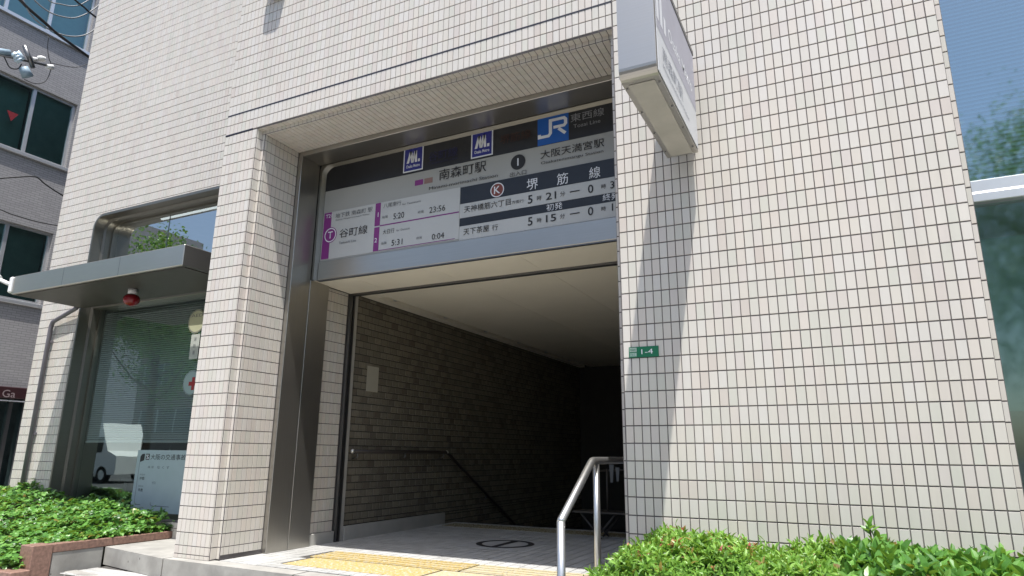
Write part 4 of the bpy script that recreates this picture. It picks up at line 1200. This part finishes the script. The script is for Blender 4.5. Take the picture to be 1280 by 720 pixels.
nn = len(Pv)
Dv = RNG.randn(nn, 3)*np.array([1, 1, .35])+np.array([.1, -.5, -.1]); Uv = RNG.randn(nn, 3)*.38+np.array([.05, -.35, 1])
scatter('foliage', [leaf_ivy(.044), leaf_ivy(.034), leaf_ivy(.052)], Pv, Dv, Uv, .75+.6*RNG.rand(nn), M['ivy'], iv)
m_ = MB()
for _ in range(140):
    x = -9+RNG.rand()*4; y = -.4+RNG.rand()*1.0; q = []
    for k in range(5): q.append((x, y, ivy_z(x, y)-.03-.02*RNG.rand())); x += RNG.randn()*.09; y += RNG.randn()*.07; y = min(.76, max(-.5, y))
    m_.tube(q, .003, 4, False)
m_.build('runners', M['twig'], iv, kind='stuff')

# ------------------------------------------------------------------ grey neighbour across the side street
gb = thing('office_building', (-17, 6, ZS), 'grey tiled office building at the far left with aluminium windows', 'building')
GX = -12.5
t = NT('grey_band_tile')
bt = t.n('ShaderNodeTexBrick'); bt.inputs['Scale'].default_value = 1
sep = t.n('ShaderNodeSeparateXYZ'); cmb = t.n('ShaderNodeCombineXYZ'); t.l(t.pos(), sep.inputs[0])
sm_ = t.n('ShaderNodeMath', operation='ADD'); t.l(sep.outputs[0], sm_.inputs[0]); t.l(sep.outputs[1], sm_.inputs[1]); t.l(sm_.outputs[0], cmb.inputs[0]); t.l(sep.outputs[2], cmb.inputs[1])
t.l(cmb.outputs[0], bt.inputs['Vector'])
bt.inputs['Brick Width'].default_value = .15; bt.inputs['Row Height'].default_value = .045; bt.inputs['Mortar Size'].default_value = .004
bt.inputs['Color1'].default_value = (.36, .35, .345, 1); bt.inputs['Color2'].default_value = (.31, .30, .30, 1); bt.inputs['Mortar'].default_value = (.19, .185, .185, 1)
cc = t.mixc(t.ramp(t.noise(.7, 5, t.pos()), [(.35, 0.0), (.7, .3)]), bt.outputs[0], (.25, .24, .24))
t.set(Base_Color=cc, Roughness=.7); t.bump(bt.outputs['Fac'], -.4, .004)
GM = t.m
WINS = [(8.1, 9.6), (5.45, 6.87), (2.62, 4.06)]
WY = [(.05, 3.13), (4.2, 7.3), (8.4, 11.5)]
m_ = MB(); m_.box(-24, GX-.35, -.6, 16, ZS-.1, 15)
gwall = m_.build('core_wall', M['roomdark'], gb)
m_ = MB()
zb = [1.04] + [v for p in reversed(WINS) for v in p] + [15.0]
for k in range(0, len(zb), 2): m_.box(GX-.36, GX, -.6, 16, zb[k], zb[k+1])
for z0, z1 in WINS:
    yc = [-.6] + [v for p in WY for v in p] + [16]
    for k in range(0, len(yc), 2): m_.box(GX-.36, GX-.001, yc[k], yc[k+1], z0, z1)
m_.box(-24, GX-.001, -.61, -.6, ZS, 15)
m_.build('tiled_wall', GM, gb)
panes = m_glass('dark_green_office_glass', (.55, .78, .76), 1.0, 1.5, .20, gcol=(.6, .85, .85))
refl_tone = simple('greenish_reflection_tone', (.45, .62, .58), .8, var=.1)  # added sheets behind the panes, coloured like the surroundings reflected in the glass
for wi, (z0, z1) in enumerate(WINS):
    for y0, y1 in WY:
        m_ = MB()
        m_.box(GX-.12, GX-.06, y0, y1, z0, z0+.05); m_.box(GX-.12, GX-.06, y0, y1, z1-.05, z1); m_.box(GX-.12, GX-.06, y0, y0+.05, z0+.05, z1-.05); m_.box(GX-.12, GX-.06, y1-.05, y1, z0+.05, z1-.05)
        for k in range(1, 4):
            yy = y0+(y1-y0)*k/4; m_.box(GX-.115, GX-.062, yy-.03, yy+.03, z0+.05, z1-.05)
        w_ = m_.build('window', M['alu'], gb)
        for k in range(4):
            a, b = y0+(y1-y0)*k/4, y0+(y1-y0)*(k+1)/4
            m_ = MB(); m_.quad((GX-.09, a, z0), (GX-.09, b, z0), (GX-.09, b, z1), (GX-.09, a, z1)); m_.build('pane', panes, w_)
            m_ = MB(); m_.quad((GX-(.15 if (k+wi) % 2 == 0 else .30), a, z0), (GX-(.15 if (k+wi) % 2 == 0 else .30), b, z0), (GX-(.15 if (k+wi) % 2 == 0 else .30), b, z1), (GX-(.15 if (k+wi) % 2 == 0 else .30), a, z1)); m_.build('reflection_sheet', refl_tone, w_)
        m_ = MB(); m_.box(GX-.1, GX+.05, y0-.03, y1+.03, z0-.07, z0-.001, b=.005); m_.build('sill', M['alu'], w_)
q = px(15, 145, 0, GX-.085)
m_ = MB(); m_.poly([(GX-.085, q.y-.10, q.z+.08), (GX-.085, q.y+.10, q.z+.08), (GX-.085, q.y, q.z-.11)]); tag(m_.build('window_sticker', flat('rescue_red', (.22, .015, .02)), None), 'red downward triangle on a grey building window', 'sticker')
# shop front with a burgundy fascia
m_ = MB(); m_.box(GX-.3, GX+.12, -.6, 3.2, .83, 1.03, b=.01); fa = m_.build('shop_fascia', simple('burgundy_fascia', (.03, .007, .009), .5, var=.1), gb)
m_ = MB(); m_.box(GX-.3, GX+.02, 3.2, 16, ZS, 1.04); m_.box(GX-.3, GX, -.6, 3.2, ZS, -.95); m_.build('base_wall', M['roomdark'], gb)
m_ = MB(); m_.box(GX+.05, GX+.08, 1.4, 3.15, .775, .795); m_.build('light_strip', M['p_white'], gb)
m_ = MB(); m_.quad((GX-.1, -.6, -.95), (GX-.1, 3.2, -.95), (GX-.1, 3.2, .83), (GX-.1, -.6, .83)); m_.build('shop_pane', panes, gb)
for yy in (.6, 1.9, 2.95): m_ = MB(); m_.box(GX-.13, GX-.05, yy, yy+.06, -.95, .83); m_.build('shop_mullion', M['steel_dark'], gb)
a = px(3, 492, 0, GX+.125); b = px(18, 492, 0, GX+.125)
put_text('Ga', a.y, b.y+.02, (a.z+b.z)/2+.0, .13, 0, simple('pale_pink_letter', (.28, .22, .22), .6), gb, 0, mapf=lambda u, v: (GX+.125, u, v))

# ------------------------------------------------------------------ overhead lines at the upper left
KX = -9.0
def cable(pts, r, label, mat='cable', kx=KX):
    P_ = [px(x, y, 0, kx) for x, y in pts]
    # smooth by Catmull-Rom
    Q = []
    for i in range(len(P_)-1):
        p0 = P_[max(0, i-1)]; p1 = P_[i]; p2 = P_[i+1]; p3 = P_[min(len(P_)-1, i+2)]
        for k in range(6):
            t_ = k/6; Q.append(.5*((2*p1)+(p2-p0)*t_+(2*p0-5*p1+4*p2-p3)*t_*t_+(3*p1-p0-3*p2+p3)*t_**3))
    Q.append(P_[-1])
    m_ = MB(); m_.tube(Q, r, 6); return tag(m_.build('cable', M[mat], None), label, 'cable', 'overhead cables at the upper left')
M['cable_grey'] = flat('light_grey_cable', (.22, .23, .24), .5)
cable([(-20, -45), (5, -18), (25, 0), (36, 11), (58, 30), (70, 41), (93, 58), (112, 72)], .022, 'thick black cable sloping down in front of the topmost grey window')
cable([(10, -25), (28, 0), (40, 20), (60, 36), (80, 44), (98, 45.5), (112, 41), (126, 30)], .011, 'long pale cable with the lowest sag before the topmost grey window', 'cable_grey')
cable([(30, -18), (43, 0), (57, 12), (71, 19), (90, 22.5), (104, 19), (118, 11), (128, 2)], .010, 'pale cable with the middle sag before the topmost grey window', 'cable_grey')
cable([(50, -10), (63, 2), (75, 5), (88, 7.5), (100, 6), (114, -2)], .009, 'thin grey cable with the highest sag at the top edge', 'cable_grey')
cable([(80, -14), (95, 1), (105, 9), (114, 17), (128, 27)], .015, 'short black cable steeply down at the top edge beside the tiled wall')
cable([(61, 46), (59.5, 58), (61, 72), (63.5, 80), (62, 92), (56, 102), (44, 104.5), (30, 99)], .006, 'thin loop of wire hanging below the insulators')
cable([(64, 79), (74, 81), (84, 83), (96, 84), (110, 80)], .005, 'thin wire running right from the insulators to the tiled wall')
cable([(-15, 224), (0, 223), (20, 221.5), (44, 221), (55, 229), (68, 238), (84, 248), (96, 258)], .010, 'black cable kinked in front of the grey wall between the window rows')
cable([(-15, 258), (0, 262), (12, 267), (25, 271), (42, 276), (60, 280), (85, 284)], .007, 'lower of the two black cables beside the second grey window row')
ip = thing('utility_pole', (-11.3, -1.5, ZS), 'bracket with white insulators reaching in at the upper left edge', 'utility pole')
m_ = MB(); m_.tube([(-11.3, -1.5, ZS-.1), (-11.3, -1.5, 8.8)], .15, 16); m_.build('pole', M['street'], ip)
def seg(p, q, r, name, mat, r2=None):
    a, b = px(*p, 0, KX), px(*q, 0, KX); m_ = MB(); m_.tube([a, b], [r, r2 or r], 12); return m_.build(name, mat, ip)
a = px(-30, 66, 0, KX)
q = px(-6, 67.5, 0, KX); m_ = MB(); m_.tube([(-11.3, -1.5, q.z+.1), q, px(64, 83, 0, KX)], .016, 8); m_.build('cross_arm', M['steel_dark'], ip)
gi = simple('pale_blue_glazed_insulator', (.55, .68, .78), .2, var=.05)
seg((15.5, 66), (25, 78), .042, 'insulator', gi); seg((21, 64.5), (29, 75), .038, 'insulator', gi)
for (u, v) in ((17.5, 68.5), (20, 71.5), (22.5, 75)): seg((u-.8, v-1), (u+.8, v+1), .055, 'insulator_disc', gi)
seg((52, 71.5), (52, 75.5), .055, 'insulator', M['white_paint'], .05)
seg((58, 83), (66, 84), .035, 'insulator', M['white_paint'], .04)
seg((40, 73.5), (46, 74.5), .03, 'insulator', M['white_paint'])
seg((30.5, 57), (41.5, 85), .032, 'strut', M['steel_dark'])
seg((29, 84), (35, 96.5), .06, 'bracket_box', simple('blue_grey_metal', (.24, .33, .40), .5), .075)
seg((-10, 63), (12, 66), .045, 'bracket_box', simple('blue_grey_metal', (.24, .33, .40), .5))
cable([(-8, 66), (4, 70), (12, 84), (22, 86), (27, 80)], .008, 'short slack loop under the bracket at the left edge')

# ------------------------------------------------------------------ across the street (seen in the glass)
def tree(x, y, h, r, label, seed):
    rs = np.random.RandomState(seed)
    t_ = thing('street_tree', (x, y, ZS), label, 'tree', 'street trees across the road')
    m_ = MB(); m_.tube([(x, y, ZS-.1), (x+.05, y, ZS+h*.25), (x-.04, y+.05, ZS+h*.5), (x, y, ZS+h*.8)], [.16, .13, .10, .04], 10)
    ends = []
    for k in range(9):
        a = k*2.4; z = ZS+h*(.3+.05*k); e = (x+math.cos(a)*r*.75, y+math.sin(a)*r*.75, z+h*.16); ends.append(e)
        m_.tube([(x, y, z), ((x+e[0])/2, (y+e[1])/2, z+h*.05), e], [.06, .04, .015], 6)
    m_.build('trunk', M['twig'], t_)
    n = 15000
    cl = rs.randn(60, 3); cl /= np.linalg.norm(cl, axis=1, keepdims=True); cl *= rs.rand(60, 1)**.4
    cl = cl*np.array([r, r, h*.34])+np.array([x, y, ZS+h*.64])
    P_ = cl[rs.randint(0, 60, n)]+rs.randn(n, 3)*r*.16
    scatter('crown', [leaf_ell(.10, .06)], P_, rs.randn(n, 3), rs.randn(n, 3)*.5+np.array([0, 0, 1]), .7+.7*rs.rand(n), M['ivy'], t_)
tree(6.3, -15.5, 10.0, 2.9, 'street tree mirrored in the blue glazing at the right edge', 1)
tree(11.5, -11.8, 7.4, 2.3, 'street tree across the road to the right, beyond the mirrored one', 2)
tree(-13.5, -9.2, 5.2, 1.5, 'street tree across the road nearest the corner', 3)
tree(-19.2, -8.4, 8.6, 1.9, 'tall street tree across the road, mirrored above the white van', 5)
def tower(name, x0, x1, y0, y1, h, label, mat, fl_=3.3):
    t_ = thing(name, ((x0+x1)/2, (y0+y1)/2, ZS), label, 'building', 'office buildings across the road')
    m_ = MB(); m_.box(x0, x1, y0, y1, ZS-.2, h); w_ = m_.build('wall', mat, t_)
    gl_ = flat('far_window_glass', (.05, .07, .08), .1)
    z = 1.2
    while z+2 < h:
        m_ = MB(); m_.box(x0+.8, x1-.8, y1-.02, y1+.06, z, z+1.6); m_.build('window_band', gl_, t_)
        k = x0+.8
        m_ = MB()
        while k < x1-.8: m_.box(k, k+.12, y1+.061, y1+.10, z, z+1.6); k += 1.9
        m_.build('window_frame', M['alu'], t_)
        z += fl_
tower('office_building', -19, -3, -38, -26, 11, 'pale office block across the road, mirrored in the windows', simple('pale_render', (.5, .48, .44), .8))
tower('office_building', -46, -24, -40, -26, 8, 'brown office block across the road, left of the pale one', simple('brown_render', (.28, .22, .18), .8))
tower('office_building', -100, -88, -62, -50, 32, 'tall grey tower far across the road, mirrored in the upper office window', simple('tower_grey', (.3, .3, .31), .8))
tower('office_building', 14, 34, -40, -23, 9, 'low white building across the road to the right', simple('white_render', (.6, .6, .58), .8))
vn = thing('parked_van', (-27.5, -12.3, ZS-.16), 'white delivery van parked along the road', 'van')
m_ = MB()
prof = [(-2.2, .35), (-2.2, 2.25), (-2.05, 2.38), (1.0, 2.38), (1.55, 1.25), (2.2, 1.05), (2.25, .35)]
n = len(prof); vz = ZS-.16
m_.poly([(-27.5+a, -13.2, vz+b) for a, b in prof]); m_.poly([(-27.5+a, -11.5, vz+b) for a, b in reversed(prof)])
for i in range(n):
    a, b = prof[i], prof[(i+1) % n]; m_.quad((-27.5+a[0], -13.2, vz+a[1]), (-27.5+a[0], -11.5, vz+a[1]), (-27.5+b[0], -11.5, vz+b[1]), (-27.5+b[0], -13.2, vz+b[1]))
fix_normals(m_.build('body', M['white_paint'], vn))
vg = flat('van_glass', (.02, .025, .03), .08)
m_ = MB(); m_.box(-26.7, -26.25, -11.505, -11.49, vz+1.2, vz+1.8); m_.box(-29.3, -27.0, -11.505, -11.49, vz+1.25, vz+1.8); m_.build('side_window', vg, vn)
for wx in (-28.9, -26.1):
    for wy in (-11.6, -13.1):
        m_ = MB(); m_.tube([(wx, wy-.1, vz+.33), (wx, wy+.1, vz+.33)], .33, 20); wl_ = m_.build('tyre', M['joint'], vn)
        m_ = MB(); m_.tube([(wx, wy-.105, vz+.33), (wx, wy+.105, vz+.33)], .19, 16); m_.build('rim', M['alu'], wl_)
print('objects', len(bpy.data.objects), 'tris', sum(len(o.data.polygons) for o in bpy.data.objects if o.type == 'MESH'))
